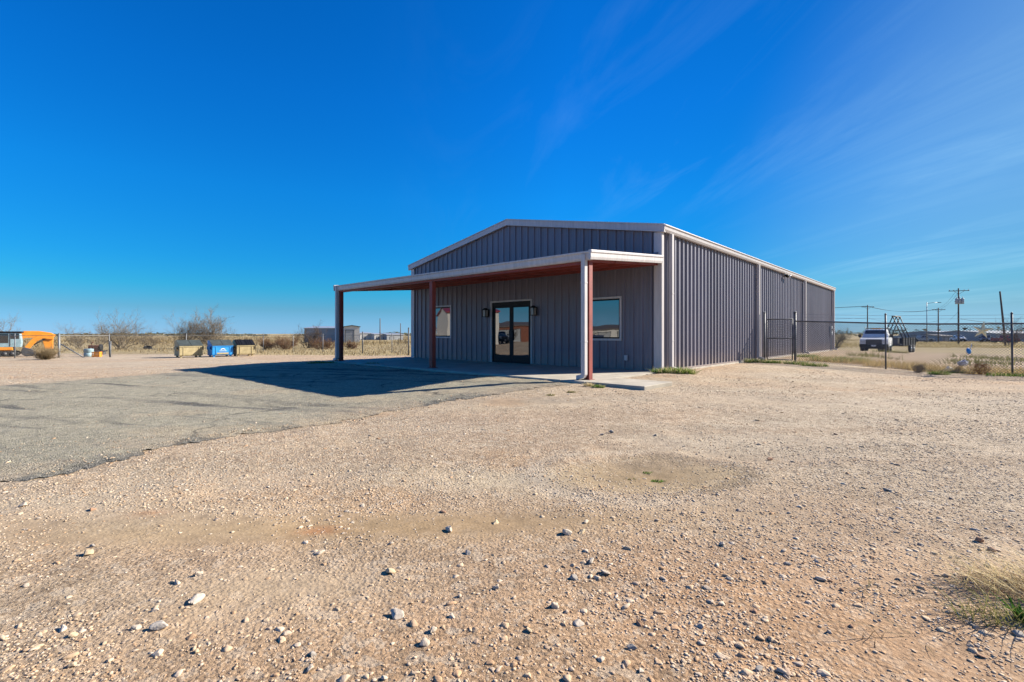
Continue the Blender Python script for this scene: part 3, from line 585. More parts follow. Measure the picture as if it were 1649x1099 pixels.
for a, c in zip(lf[:-1], lf[1:]):
    s = math.hypot(c[0]-a[0], c[1]-a[1]); P = lpt(a, c, s); nsub = max(1, int(s/3.2))
    V, Fq = link_mesh_panel(P, 0.05, s-.05, .03, 1.62, .11 if a[0] < -7.5 else .26, .0022); np_mesh('wire_mesh', V, Fq, mt['galvw'], f2)
    for j in range(1, nsub):
        q = s*j/nsub; gg = gz_of(P, q); b = MB(); b.tube([P(q, 0, gg-.3), P(q, 0, gg+1.68)], .03, 8); b.build('post', mt['galvw'], f2, True)
b = MB(); b.tube([(p_[0], p_[1], p_[2]+1.63) for p_ in lf], .018, 6); b.build('top_rail', mt['galvw'], f2)
a = at(97, 576); b = MB(); b.tube([(a[0]+.05, a[1], a[2]+1.0), (lf[2][0]+1.55, a[1]-.1, float(H0(a[0]+1.5, a[1]))-.05)], .04, 8); b.build('brace', mt['galvw'], f2, True)
for px, hpx in ((105, 22), (186, 25)):
    a = at(px, 575); b = MB(); b.tube([(a[0], a[1]-.5, a[2]-.2), (a[0]+.03, a[1]-.5, a[2]+hpx*a[1]/F)], .06, 8); b.lathe([(.063, 0), (.03, .03)], (a[0]+.03, a[1]-.5, a[2]+hpx*a[1]/F), n=8)
    tag(b.build('bollard', mt['fdark'], None, True), 'short dark steel stub post just before the left fence, %s' % ('close to the slanting pipe brace' if px < 150 else 'alone right of the scrap engine'), 'post', 'stub posts by the left fence')

# ---------------------------------------------------------------- dumpsters
def dumpster(px, py, col, label, mark=False, wd=1.5, lidm='lid', rz=None, bars=False):
    X, Y, Z = at(px, py); t = thing('dumpster', label, 'dumpster', (X, Y, Z), rz, 'dumpsters at the lot edge')
    w = wd/2; D = 1.15; zf, zr = .86, 1.24       # local: front at y=0 facing -y, rear at y=D
    b = MB(); fn = lambda p_, q_, t_: (t_, p_, q_)
    b.prism([(0.04, .12), (D, .12), (D, zr), (D-.42, zr), (0, zf), (0, .2)], fn, -w, w)
    b.box(-w-.03, w+.03, -.035, .0, zf-.09, zf-.02)
    for x_ in (-.33, .33): b.box(x_*wd-.03, x_*wd+.03, -.025, 0, .16, zf-.092)
    b.build('body', mt[col], t, bevel=.012)
    for s in (-1, 1):
        l_ = MB(); a0, a1 = (-w-.02, -.012) if s < 0 else (.012, w+.02)
        l_.prism([(-.05, zf+.0), (D-.44, zr+.015), (D-.44, zr+.05), (-.05, zf+.04)], fn, a0, a1)
        if bars:
            for q in (.2, .45, .7): xx = a0+(a1-a0)*q; l_.prism([(-.05, zf+.041), (D-.44, zr+.051), (D-.44, zr+.08), (-.05, zf+.07)], fn, xx-.05, xx+.05)
        l_.build('lid', mt[lidm], t)
        p_ = MB(); x0_, x1_ = (-w-.11, -w-.001) if s < 0 else (w+.001, w+.11)
        p_.box(x0_, x1_, .28, .95, .56, .60); p_.box(x0_, x1_, .28, .95, .74, .78); p_.box(x0_ if s < 0 else x1_-.02, x0_+.02 if s < 0 else x1_, .28, .95, .601, .739); p_.build('fork_pocket', mt[col], t)
        h = MB(); h.box(s*w*.99+(.02 if s > 0 else -.05), s*w*.99+(.05 if s > 0 else -.02), -.06, .02, .55, .85); h.build('latch', mt['black'], t)
    for sx in (-1, 1):
        for y_ in (.16, D-.16):
            f = MB(); f.box(sx*(w-.14)-.06, sx*(w-.14)+.06, y_-.07, y_+.07, 0, .119); f.build('foot', mt[col], t)
    if mark:
        m_ = MB(); pts = []
        for k in range(9): aa = math.pi*(.12+.76*k/8); pts.append((.17*math.cos(aa), -.031, .50+.13*math.sin(aa)))
        for p0, p1 in zip(pts[:-1], pts[1:]): m_.add([(p0[0], -.031, p0[2]-.045), (p1[0], -.031, p1[2]-.045), (p1[0], -.031, p1[2]+.02), (p0[0], -.031, p0[2]+.02)], [(0, 1, 2, 3)])
        m_.box(-.25, .25, -.032, -.029, .44, .47); m_.build('emblem', mt['white'], t)
        m_ = MB(); m_.box(-.42, .38, -.033, -.029, .20, .33); m_.build('sticker', mt['tan'], t)
    return t
rzD = math.atan2(-18, 34)*-1*.5
dumpster(308, 576, 'tan', 'tan steel dumpster with a dark lid standing left of the blue one', wd=1.5, rz=R(50))
dumpster(359, 575, 'blue', 'bright blue dumpster with a white emblem between two tan ones', True, 1.42, rz=R(48))
dumpster(396, 574, 'tan', 'tan steel dumpster with a ribbed black lid standing right of the blue one', wd=1.28, lidm='black', rz=R(45), bars=True)

# ---------------------------------------------------------------- excavator, scrap
X, Y, Z = at(4, 577); Y += 2.2; X = (4-HX)/F*Y; Z = float(H0(X, Y))
ex = thing('excavator', 'orange tracked excavator with a dark roofed cab, parked behind the left fence', 'excavator', (X, Y, Z), R(40)); ex.scale = (.86, .86, .86)
pz = lambda p_, q_, t_: (p_, t_, q_)
for s in (-1, 1):
    tr = MB(); tr.prism([(-1.55, .28), (-1.3, .06), (.9, .06), (1.15, .28), (1.1, .42), (.85, .52), (-1.25, .52), (-1.5, .42)], pz, s*.95-.22, s*.95+.22); to = tr.build('track', mt['rubber'], ex, bevel=.03)
    for k in range(5): MB().lathe([(.15, -.245), (.15, .245)], (-1.15+k*.47, s*.95, .29), (0, 1, 0), 14).build('roller', mt['dark'], to, True)
b = MB(); b.prism([(-1.9, .6), (.75, .6), (.75, .86), (-.55, .88), (-.62, 1.6), (-1.8, 1.6), (-1.98, 1.3)], pz, -1.05, 1.05); b.lathe([(.55, .5), (.55, .62)], (0, 0, 0), n=20); b.build('body', mt['orange'], ex, bevel=.04)
c = MB(); c.prism([(-.5, .89), (1.25, .87), (1.3, 1.35), (1.2, 2.14), (-.5, 2.14)], pz, -1.0, .2); co = c.build('cab', mt['bluegrey'], ex, bevel=.03)
MB().box(-.62, 1.34, -1.06, .26, 2.145, 2.29).build('cab_roof', mt['black'], co, bevel=.04)
MB().box(-.42, .48, -1.012, -1.003, 1.25, 2.08).build('window', mt['carglass'], co); MB().box(.62, 1.15, -1.012, -1.003, 1.62, 2.08).build('window', mt['carglass'], co)
MB().box(.55, .60, -1.02, -1.003, .95, 2.1).build('door_post', mt['dark'], co)
def arm(name, pts, w0, w1, th, y0=.35):
    b = MB(); pts = [Vector(p) for p in pts]; m = len(pts); L2 = []
    for i, p in enumerate(pts):
        d = (pts[min(i+1, m-1)]-pts[max(i-1, 0)]).normalized(); nn = Vector((-d.z, 0, d.x)); w = (w0+(w1-w0)*i/(m-1)); L2.append((p+nn*w, p-nn*w))
    poly = [a for a, _ in L2]+[b_ for _, b_ in L2][::-1]
    b.prism([(q.x, q.z) for q in poly], pz, y0, y0+th); return b.build(name, mt['orange'], ex, bevel=.02)
arm('boom', [(.3, 0, 1.0), (.75, 0, 1.72), (1.4, 0, 2.02), (2.3, 0, 2.02), (3.05, 0, 1.88), (3.3, 0, 1.7)], .34, .30, .42)
arm('stick', [(3.35, 0, 1.75), (2.6, 0, 1.85), (2.05, 0, 1.5), (1.55, 0, .75)], .22, .18, .34, -.05)
b = MB(); b.prism([(2.55, 1.62), (3.3, 1.6), (3.3, .62), (2.75, .62)], pz, .1, .5); b.build('boom_guard', mt['orange'], ex, bevel=.03)
MB().tube([(2.95, .1, 1.75), (2.0, .1, 1.05)], .06, 8).build('cylinder', mt['dark'], ex, True)
bk = MB(); bk.prism([(1.35, .85), (1.75, .72), (2.1, .5), (2.2, .22), (2.0, .04), (1.55, .0), (1.25, .2), (1.22, .55)], pz, -.4, .35); bk.build('bucket', mt['dark'], ex, bevel=.03)

X, Y, Z = at(72, 579); X, Y, Z = at(74, 578.)
def bush_mesh(name, mat, par, c, n, rx, ry, rz_, seed, length=.35, th=.006, levels=3, up=.5, cols=((.20, .16, .11), (.28, .22, .15)), spread=1.0, stems=9):
    """bare branching scrub: forked tapering twigs"""
    rg = random.Random(seed); V = []; Fc = []; CC = []
    def twig(p, d, ln, r, lev):
        m = 3; q = Vector(p); pts = [q.copy()]
        for i in range(m):
            d = (d+Vector((rg.gauss(0, .16), rg.gauss(0, .16), rg.gauss(0, .10)+.03))).normalized(); q = q+d*ln/m; pts.append(q.copy())
        col = np.array(cols[0])+(np.array(cols[1])-np.array(cols[0]))*rg.random()
        a = d.orthogonal().normalized(); b_ = d.cross(a); k0 = len(V)
        for i, w in enumerate(pts):
            rr_ = r*(1-.55*i/m)
            for j in range(3): t_ = j*2.094; V.append(tuple(w+(a*math.cos(t_)+b_*math.sin(t_))*rr_)); CC.append(col)
        for i in range(m):
            for j in range(3): Fc.append((k0+i*3+j, k0+i*3+(j+1) % 3, k0+(i+1)*3+(j+1) % 3, k0+(i+1)*3+j))
        if lev <= 0: return
        for k in range(rg.randint(2, 4) if lev > 1 else rg.randint(3, 6)):
            i = rg.randint(1, m); ax_ = Vector((rg.gauss(0, 1), rg.gauss(0, 1), rg.gauss(0, .6)+.25)).normalized(); nd = (d+ax_*.75).normalized()
            twig(pts[i], nd, ln*rg.uniform(.5, .8), r*.58, lev-1)
    for k in range(int(stems*1.25)):
        a = rg.uniform(0, 6.28); d = Vector((math.cos(a)*spread*rx/rz_, math.sin(a)*spread*ry/rz_, rg.uniform(.5, 1.1))).normalized()
        twig((c[0]+rg.gauss(0, rx*.12), c[1]+rg.gauss(0, ry*.12), c[2]-.05), d, rz_*rg.uniform(.35, .6), th*rg.uniform(.7, 1.4), levels)
    return np_mesh(name, np.array(V), np.array(Fc), mat, par, colors=np.array(CC))
def shrub(px, py, Y, rx, hgt, seed, label, cols=None, stems=12, th=.02, levels=4, cat='shrub', grp='bare shrubs behind the left fence', name='bare_shrub'):
    X, Y, Z = atY(px, Y) if Y else at(px, py)
    o = bush_mesh(name, leafm, None, (0, 0, 0), 0, rx, rx*.8, hgt, seed, th=th*1.7, levels=levels, stems=stems, **({'cols': cols} if cols else {}))
    o.location = (X, Y, Z); return tag(o, label, cat, grp)
GR = ((.15, .12, .09), (.33, .27, .20)); TN = ((.27, .20, .11), (.42, .32, .19))
shrub(127, 0, 62, 1.7, 2.9, 1, 'grey bare shrub behind the stub post right of the excavator', GR, 12)
shrub(158, 0, 66, 1.6, 2.6, 9, 'low pale bare shrub filling the gap between two taller ones left of the dumpsters', GR, 10)
shrub(193, 0, 58, 2.6, 4.0, 2, 'widest and tallest bare shrub with leaning grey branches left of the dumpsters', GR, 20)
shrub(240, 0, 66, 1.8, 2.2, 3, 'low bare shrub just left of the tan dumpster with the plain lid', GR, 12)
shrub(299, 0, 62, 1.7, 4.0, 4, 'dense bare shrub rising directly behind the left tan dumpster', GR, 18)
shrub(340, 0, 61, 2.6, 4.2, 5, 'dense round bare shrub rising behind the blue dumpster', GR, 28)
shrub(8, 0, 70, 2.4, 4.6, 6, 'thin bare shrub showing above the roof of the excavator cab', GR, 9)
shrub(498, 0, 60, 2.0, 2.7, 7, 'dark bare shrub in front of the far white warehouse', ((.09, .07, .055), (.2, .15, .11)), 20)
for k, (px, w, h, ll) in enumerate(((430, 1.6, 1.4, 'right of the dumpsters'), (462, 1.7, 1.7, 'between the dumpsters and the far warehouse'), (520, 2.0, 1.5, 'before the dark end of the far warehouse'), (566, 1.2, 1.1, 'right of the left porch post'))):
    shrub(px, 0, 55, w, h, 20+k, 'rust brown scrub bush %s' % ll, ((.19, .10, .055), (.30, .18, .10)), 22, .02, 4)
shrub(1347, 0, 60, 1.0, 2.6, 31, 'small wind-bent grey tree just right of the building rear corner', ((.12, .12, .085), (.22, .2, .14)), 9, .03, 4, 'tree', None, 'bare_tree')
shrub(1627, 0, 75, 1.6, 4.6, 32, 'brown bare shrub standing right of the leaning pole', ((.17, .12, .09), (.26, .19, .14)), 8, .022, 4, 'shrub', None)
shrub(73, 579.5, 0, .75, 1.0, 40, 'straw coloured bush growing against the fence under the excavator stick', TN, 40, .012, 3, 'bush', None, 'dry_bush')
# scrap engine set
X, Y, Z = at(141, 572); Y += .8
g = thing('engine', 'rusty red engine on a steel skid behind the left fence', 'engine', (X, Y, Z), R(20))
b = MB(); b.box(-.75, .75, -.3, -.2, .25, .35); b.box(-.75, .75, .2, .3, .25, .35); b.box(-.6, -.5, -.3, .3, 0, .249); b.box(.5, .6, -.3, .3, 0, .249); b.build('skid', mt['dark'], g)
b = MB(); b.box(-.45, .25, -.24, .24, .351, .8); b.tube([(-.3, 0, .8), (-.3, 0, 1.0), (-.15, 0, 1.05)], .05, 8); b.build('engine_block', mt['rust'], g, bevel=.03)
b = MB(); b.lathe([(.26, 0), (.28, .03), (.28, .12), (.26, .15)], (.28, 0, .6), (1, 0, 0), 16); b.build('radiator', mt['black'], g, True)
X, Y, Z = at(143, 574.5)
b = MB(); b.lathe([(.28, 0), (.3, .02), (.3, .27), (.285, .28), (.285, .3), (.3, .31), (.3, .56), (.3, .58), (.27, .6)], (0, 0, 0), n=18); b.tube([(.1, .05, .6), (.1, .05, .64)], .04, 8)
o = b.build('barrel', mt['bluegrey'], None, True); o.location = (X, Y, Z); tag(o, 'pale blue steel barrel standing in front of the rusty engine', 'barrel')
X, Y, Z = at(156, 575); t = thing('crate', 'small orange crate beside the pale blue barrel', 'crate', (X, Y, Z), R(15))
b = MB(); b.box(-.25, .25, -.18, .18, 0, .04)
for z_ in (.05, .17, .29): b.box(-.25, .25, -.18, -.15, z_, z_+.09); b.box(-.25, .25, .15, .18, z_, z_+.09); b.box(-.25, -.22, -.149, .149, z_, z_+.09); b.box(.22, .25, -.149, .149, z_, z_+.09)
for sx in (-.235, .235):
    for sy in (-.165, .165): b.box(sx-.02, sx+.02, sy-.02, sy+.02, .04, .385)
b.build('slatted_box', mt['orange'], t)
X, Y, Z = at(238, 562); t = thing('tyre', 'dark old tyre lying in the grass right of the tallest bare shrub', 'tyre', (X, Y, Z), 0)
MB().lathe([(.24, 0), (.38, .01), (.46, .07), (.48, .14), (.46, .21), (.38, .27), (.24, .28), (.26, .22), (.3, .14), (.26, .06)], (0, 0, 0), (.3, -.3, .9), 20).build('tread', mt['tire'], t, True)

# ---------------------------------------------------------------- pickup and A-frame trailer
def pickup(X, Y, Z, rz, label, paint='white', group=None, name='pickup_truck'):
    """front towards local -y; 5.7 m long, 2.0 m wide"""
    t = thing(name, label, 'pickup truck', (X, Y, Z), rz, group); P = mt[paint]; fn = lambda p_, q_, s: (s, p_, q_)
    b = MB(); w = .97
    for a0, a1, prof in ((-w, w, [(0.02, .55), (0, .75), (.05, 1.05), (.25, 1.13), (1.35, 1.2), (1.4, .5), (.12, .48)]),
                         (-w, w, [(1.401, .5), (1.401, 1.2), (3.45, 1.22), (3.45, .5)]),
                         (-w+.0, -w+.1, [(3.46, .5), (3.46, 1.24), (5.65, 1.24), (5.65, .55)]), (w-.1, w, [(3.46, .5), (3.46, 1.24), (5.65, 1.24), (5.65, .55)]),
                         (-w+.101, w-.101, [(3.46, .5), (3.46, .72), (5.6, .72), (5.6, .55)]), (-w+.101, w-.101, [(5.56, .721), (5.56, 1.22), (5.65, 1.22), (5.65, .721)])):
        b.prism(prof, fn, a0, a1)
    b.hexa([(-.93, 1.33, 1.205), (.93, 1.33, 1.205), (.93, 3.4, 1.225), (-.93, 3.4, 1.225), (-.74, 1.98, 1.86), (.74, 1.98, 1.86), (.76, 3.25, 1.88), (-.76, 3.25, 1.88)])
    b.build('body', P, t, bevel=.035)
    MB().hexa([(-.83, 1.40, 1.245), (.83, 1.40, 1.245), (.83, 1.50, 1.245), (-.83, 1.50, 1.245), (-.69, 1.885, 1.80), (.69, 1.885, 1.80), (.69, 1.95, 1.80), (-.69, 1.95, 1.80)]).build('windscreen', mt['carglass'], t)
    for s in (-1, 1):
        g = MB(); q = lambda y0, y1, y2, y3: g.hexa(sorted_hex(s, y0, y1, y2, y3)); q(1.72, 2.42, 2.1, 2.42); q(2.5, 3.26, 2.5, 3.15); g.build('side_window', mt['carglass'], t)
        h = MB(); h.box(s*.74-.19, s*.74+.19, -.012, .09, .80, 1.02); h.build('headlight', mt['headl'], t, bevel=.02)
        m_ = MB(); m_.box(s*1.0, s*1.22, 1.72, 1.82, 1.2, 1.46) if s > 0 else m_.box(-1.22, -1.0, 1.72, 1.82, 1.2, 1.46); m_.box(min(s*.9, s*1.03), max(s*.9, s*1.03), 1.75, 1.79, 1.22, 1.27); m_.build('mirror', mt['black'], t, bevel=.02)
        for y_ in (1.0, 4.45):
            wv = MB(); wv.lathe([(.26, -.13), (.37, -.125), (.41, -.06), (.41, .06), (.37, .125), (.26, .13)], (s*.84, y_, .41), (1, 0, 0), 22); wo2 = wv.build('wheel', mt['tire'], t, True)
            MB().lathe([(.255, -.02), (.24, .0), (.10, .035), (.07, .07), (.05, .07)] , (s*.95, y_, .41), (s, 0, 0), 16).build('rim', mt['chrome'], wo2, True)
            ar = MB(); ar.lathe([(.47, -.01), (.47, .012), (.46, .014)], (s*.965, y_, .43), (s, 0, 0), 22); ar.build('wheel_arch', mt['black'], t, True)
    g = MB(); g.box(-.545, .545, -.02, .06, .69, 1.06); go = g.build('grille', mt['mesh'], t, bevel=.02)
    c = MB()
    for z_ in (.76, .86, .96): c.box(-.53, .53, -.045, -.0205, z_, z_+.035)
    c.build('grille_bar', mt['dark'], go)
    b = MB(); b.box(-.98, .98, -.12, .1, .44, .68); b.build('bumper', mt['black'], t, bevel=.04)
    MB().box(-.9, .9, .15, 5.5, .3, .46).build('chassis', mt['black'], t); MB().box(-.16, .16, -.135, -.121, .5, .62).build('number_plate', mt['white'], t)
    return t
def sorted_hex(s, y0, y1, y2, y3):
    z0, z1 = 1.27, 1.80; xo = lambda z: .93-.19*(z-1.205)/.66+.008; a, c = xo(z0), xo(z1)
    p = [(a-.06, y0, z0), (a, y0, z0), (a, y1, z0), (a-.06, y1, z0), (c-.06, y2, z1), (c, y2, z1), (c, y3, z1), (c-.06, y3, z1)]
    return [(s*x, y, z) for x, y, z in p]
X, Y, Z = atY(1407, 37.5); pk = pickup(X, Y, Z, -math.atan2(X, Y)+R(-4), 'white pickup truck parked facing the lot behind the chain link fence'); pk.scale = (.92, .92, .97)
b = MB(); [b.tube([(s*.88, y_, 1.24), (s*.80, y_, 1.98)], .03, 6) for s in (-1, 1) for y_ in (3.6, 5.4)]; b.tube([(-.8, 3.6, 1.98), (.8, 3.6, 1.98)], .03, 6); b.tube([(-.8, 5.4, 1.98), (.8, 5.4, 1.98)], .03, 6); [b.tube([(s*.8, 2.0, 2.0), (s*.8, 5.5, 2.0)], .03, 6) for s in (-1, 1)]; b.build('ladder_rack', mt['dark'], pk)
b = MB(); b.box(-.35, .35, 2.4, 2.7, 1.89, 1.97); b.build('light_bar', mt['orange'], pk, bevel=.02)
X, Y, Z = atY(1443, 46.5); tr = thing('utility_trailer', 'black utility trailer carrying a tall A-frame pipe rack behind the white pickup', 'trailer', (X, Y, Z), -math.atan2(X, Y)+R(-13))
b = MB(); b.box(-1.0, 1.0, -2.3, 2.3, .62, .74); b.box(-1.0, -.95, -2.3, 2.3, .741, 1.4); b.box(.95, 1.0, -2.3, 2.3, .741, 1.4); b.box(-.949, .949, 2.25, 2.3, .741, 1.3); b.box(-.06, .06, -3.6, -2.301, .55, .65)
for k in range(6): b.box(1.001, 1.05, -2.2+k*.87, -2.12+k*.87, .63, 1.42)
b.build('bed', mt['black'], tr)
for sx in (-1, 1):
    for y_ in (-.45, .5): wv = MB(); wv.lathe([(.2, -.1), (.32, -.1), (.36, -.05), (.36, .05), (.32, .1), (.2, .1)], (sx*1.17, y_, .36), (1, 0, 0), 18); wo2 = wv.build('wheel', mt['tire'], tr, True); MB().lathe([(.19, 0), (.08, .03), (.05, .05)], (sx*1.26, y_, .36), (sx, 0, 0), 14).build('rim', mt['chrome'], wo2, True)
for y_ in (-1.1, 0.1, 1.3):
    b = MB(); b.tube([(-.96, y_, .75), (0, y_, 3.4)], .042, 8); b.tube([(.96, y_, .75), (0, y_, 3.4)], .042, 8); b.tube([(-.45, y_, 2.1), (.45, y_, 2.1)], .04, 6); b.build('rack_frame', mt['black'], tr, True)
b = MB(); b.tube([(0, -1.3, 3.41), (0, 1.5, 3.41)], .06, 8); b.build('ridge_bar', mt['black'], tr, True)
b = MB(); b.box(-.5, .6, -2.1, -1.4, .741, 1.35); b.box(-.55, .65, -2.15, -1.35, 1.351, 1.4); b.build('tool_box', mt['dark'], tr, bevel=.02)

# ---------------------------------------------------------------- poles, wires and lamps
def upole(px, Y, top, label, arm_=1.2, tf=False, lean=0, r=.15, grp='wooden utility poles east of the lot', rz=0):
    X, Y, Z = atY(px, Y); h = zat(top, Y)-Z; t = thing('utility_pole', label, 'utility pole', (X, Y, Z), rz, grp)
    b = MB(); b.tube([(0, 0, -.6), (lean*.5, 0, h*.5), (lean, 0, h)], r, 10, r*.68); b.build('pole', mt['wood'], t, True)
    if arm_:
        c = MB(); c.box(-arm_, arm_, -.07-r, -r, h-.55, h-.43); c.tube([(-arm_*.5, -r-.03, h-.54), (0, -r*.7, h-1.1)], .025, 5); c.tube([(arm_*.5, -r-.03, h-.54), (0, -r*.7, h-1.1)], .025, 5); c.build('crossarm', mt['wood'], t)
        for s in (-.92, -.5, .5, .92): MB().lathe([(.03, 0), (.06, .05), (.05, .1), (.06, .14), (.02, .2)], (s*arm_, -r-.035, h-.43), n=8).build('insulator', mt['grey'], t, True)
    if tf:
        for k, dx in enumerate((-.42, 0, .42)):
            c = MB(); c.lathe([(.2, 0), (.22, .03), (.22, .95), (.2, 1.0), (.06, 1.05)], (dx, -r-.32, h-2.9), n=14); c.tube([(dx, -r-.32, h-1.86), (dx, -r-.32, h-1.55)], .04, 6); c.build('transformer', mt['grey'], t, True)
        MB().box(-.6, .6, -r-.1, -r, h-2.5, h-2.35).build('bracket', mt['dark'], t)
    return X, Y, Z+h
U1 = upole(1397, 120, 491.5, 'wooden utility pole with one crossarm rising behind the white pickup', 1.3, rz=R(-20))
U2 = upole(1511, 118, 496, 'wooden utility pole with one crossarm left of the transformer pole', 1.3, rz=R(-20))
U3 = upole(1543.5, 88, 464.5, 'tall utility pole carrying three grey transformer cans', 1.45, True, rz=R(-25))
U4 = upole(1619.5, 80, 469.5, 'leaning bare wooden pole without any crossarm', 0, lean=-.95, r=.17, grp=None)
for px, Y, tp, ll in ((612, 110, 513, 'thin bare wooden pole far off between the left and middle porch posts'), (645, 130, 521, 'faint bare wooden pole far off, right of the taller one, left of the building'),): upole(px, Y, tp, ll, 0, r=.13, grp='far bare poles west of the building')
X, Y, Z = atY(1492.5, 110); h = zat(487, Y)-Z
t = thing('street_lamp', 'tall thin street lamp with one arm left of the transformer pole', 'street lamp', (X, Y, Z)); MB().tube([(0, 0, -.3), (0, 0, h)], .10, 10, .06).build('pole', mt['post'], t, True)
b = MB(); b.tube([(0, 0, h-.35), (1.2, -.2, h-.1), (2.2, -.4, h-.1)], .045, 6); b.build('arm', mt['post'], t, True); b = MB(); b.hexa([(2.0, -.55, h-.16), (2.9, -.55, h-.16), (2.9, -.25, h-.16), (2.0, -.25, h-.16), (2.1, -.5, h-.03), (2.75, -.5, h-.03), (2.75, -.3, h-.03), (2.1, -.3, h-.03)]); b.build('lamp_head', mt['dark'], t)
def wires(name, label, A, B, offs, sag=.7, r=.018):
    b = MB()
    for dx, dz in offs:
        pts = []
        for k in range(13):
            q = k/12; pts.append((A[0]+(B[0]-A[0])*q+dx*.8, A[1]+(B[1]-A[1])*q+dx*.6, A[2]+(B[2]-A[2])*q+dz-sag*4*q*(1-q)))
        b.tube(pts, r, 4, cap=False)
    tag(b.build(name, mt['rubber'], None), label, 'power line', 'power lines strung between the poles')
wires('power_line', 'thin power lines between the pole behind the pickup and the next pole', U1, U2, ((-1, -.3), (.2, -.3), (1.1, -.3), (0, -3.2)), 1.0)
wires('power_line', 'thin power lines from the single-arm pole up to the transformer pole', U2, U3, ((-1, -.3), (1, -.35), (0, -4.2)), .6)
wires('power_line', 'thin power lines leaving the transformer pole past the leaning pole', (U3[0], U3[1], U3[2]-5.2), (U4[0]+28, U4[1]+14, U4[2]-3.6), ((-1, -.3), (1, -.35), (0, -1.6)), 1.0)
wires('power_line', 'thin power lines running left behind the building from the pole behind the pickup', U1, (U1[0]-70, U1[1]+46, U1[2]+1.5), ((-1, -.3), (.2, -.3), (1.1, -.3), (0, -3.2)), 1.0)

# ---------------------------------------------------------------- far buildings and vehicles
def shed(px0, px1, Y, top, label, wall='cream', roof='brownroof', depth=18, rise=.8, rz=0, door=None, name='metal_shed', cat='building', gable=False, gd=True, grp=None):
    X0, _, Z0 = atY(px0, Y); X1, _, Z1 = atY(px1, Y); Z = min(Z0, Z1); w = X1-X0; h = zat(top, Y)-Z
    t = thing(name, label, cat, (X0, Y, Z), rz, grp); fn = (lambda p_, q_, s: (p_, s, q_)); e = max(h-rise, h*.6)
    b = MB()
    if gable: b.prism([(0, -.5), (w, -.5), (w, e), (w/2, h-.06), (0, e)], fn, 0, depth)
    else: b.prism([(0, -.5), (depth, -.5), (depth, e), (depth/2, h-.06), (0, e)], lambda p_, q_, s: (s, p_, q_), 0, w)
    b.build('wall', mt[wall], t); r_ = MB()
    for s in (0, 1):
        L3 = w if gable else depth
        pl = [(-.25, e-.02), (L3/2, h-.02), (L3/2, h+.12), (-.25, e+.12)] if s == 0 else [(L3+.25, e-.02), (L3/2, h-.02), (L3/2, h+.12), (L3+.25, e+.12)]
        r_.prism(pl, fn if gable else (lambda p_, q_, s2: (s2, p_, q_)), -.25, (depth if gable else w)+.25)
    r_.build('roof', mt[roof], t)
    for k, (a, c, hh_) in enumerate(door or ()):
        f = MB(); f.box(a*w, c*w, -.06, -.004, 0, hh_*h); do = f.build('door', mt['greysid'], t); tr_ = MB(); tr_.box(a*w-.12, a*w, -.09, -.003, 0, hh_*h+.12); tr_.box(c*w, c*w+.12, -.09, -.003, 0, hh_*h+.12); tr_.box(a*w, c*w, -.09, -.003, hh_*h+.001, hh_*h+.12); tr_.build('door_trim', mt['dark'], t)
    return t
WH = shed(554, 578, 118, 524.5, 'far white metal warehouse with a dark roof behind the left porch post', 'cream', 'dark', 16, .35, R(21), [(.1, .62, .72)], 'warehouse', gable=True)
WH2 = shed(490, 553, 124, 526, 'long dark sided lean-to shed joined to the far white warehouse', 'greysid', 'galv', 12, .5, 0, [(.3, .36, .5)], 'lean_to_shed')
for k, (a, c, tp, ll) in enumerate(((580, 600, 535.5, 'low white metal shed nearest the far warehouse'), (603, 621, 537, 'low white metal shed right of a thin pole'), (623, 652, 537.5, 'low grey shed farthest right, half hidden by the building'))):
    shed(a, c, 175, tp, ll, 'cream' if k < 2 else 'greysid', 'galv', 9, .4, R(40), [(.2, .4, .5)], grp='low far sheds west of the building')
shed(1531, 1602, 150, 533.5, 'long grey metal building behind the transformer pole', 'greysid', 'galv', 20, .6, 0, [(.1, .16, .5), (.5, .56, .5)], 'metal_building')
shed(1603, 1690, 130, 533, 'wide grey metal building behind the leaning pole', 'greysid', 'greysid', 22, .8, 0, [(.2, .3, .6)], 'metal_building')
shed(1516, 1538, 135, 539.5, 'small low grey building left of the transformer pole', 'greysid', 'brownroof', 10, .4, 0, [(.2, .5, .6)], 'metal_shed')
shed(1466, 1490, 210, 541, 'low pale building far across the field left of the street lamp', 'cream', 'galv', 12, .4, 0, [(.2, .3, .6)], 'metal_shed')
shed(1494, 1513, 230, 541.3, 'low pale building far across the field right of the street lamp', 'cream', 'brownroof', 12, .4, 0, [(.5, .6, .6)], 'metal_shed')
for px, Y, col, ll, rz in ((1550, 128, 'white', 'white pickup truck far off in front of the long grey building', -25), (1586, 122, 'suv', 'dark blue pickup truck parked far off left of the leaning pole', -50), (1636, 118, 'redveh', 'dark red pickup truck far off at the right behind the brown shrub', 95), (1502, 128, 'grey', 'grey pickup truck far off below the street lamp', 80)):
    X, Y, Z = atY(px, Y); pickup(X, Y, Z, R(rz), ll, col, 'vehicles parked across the field')
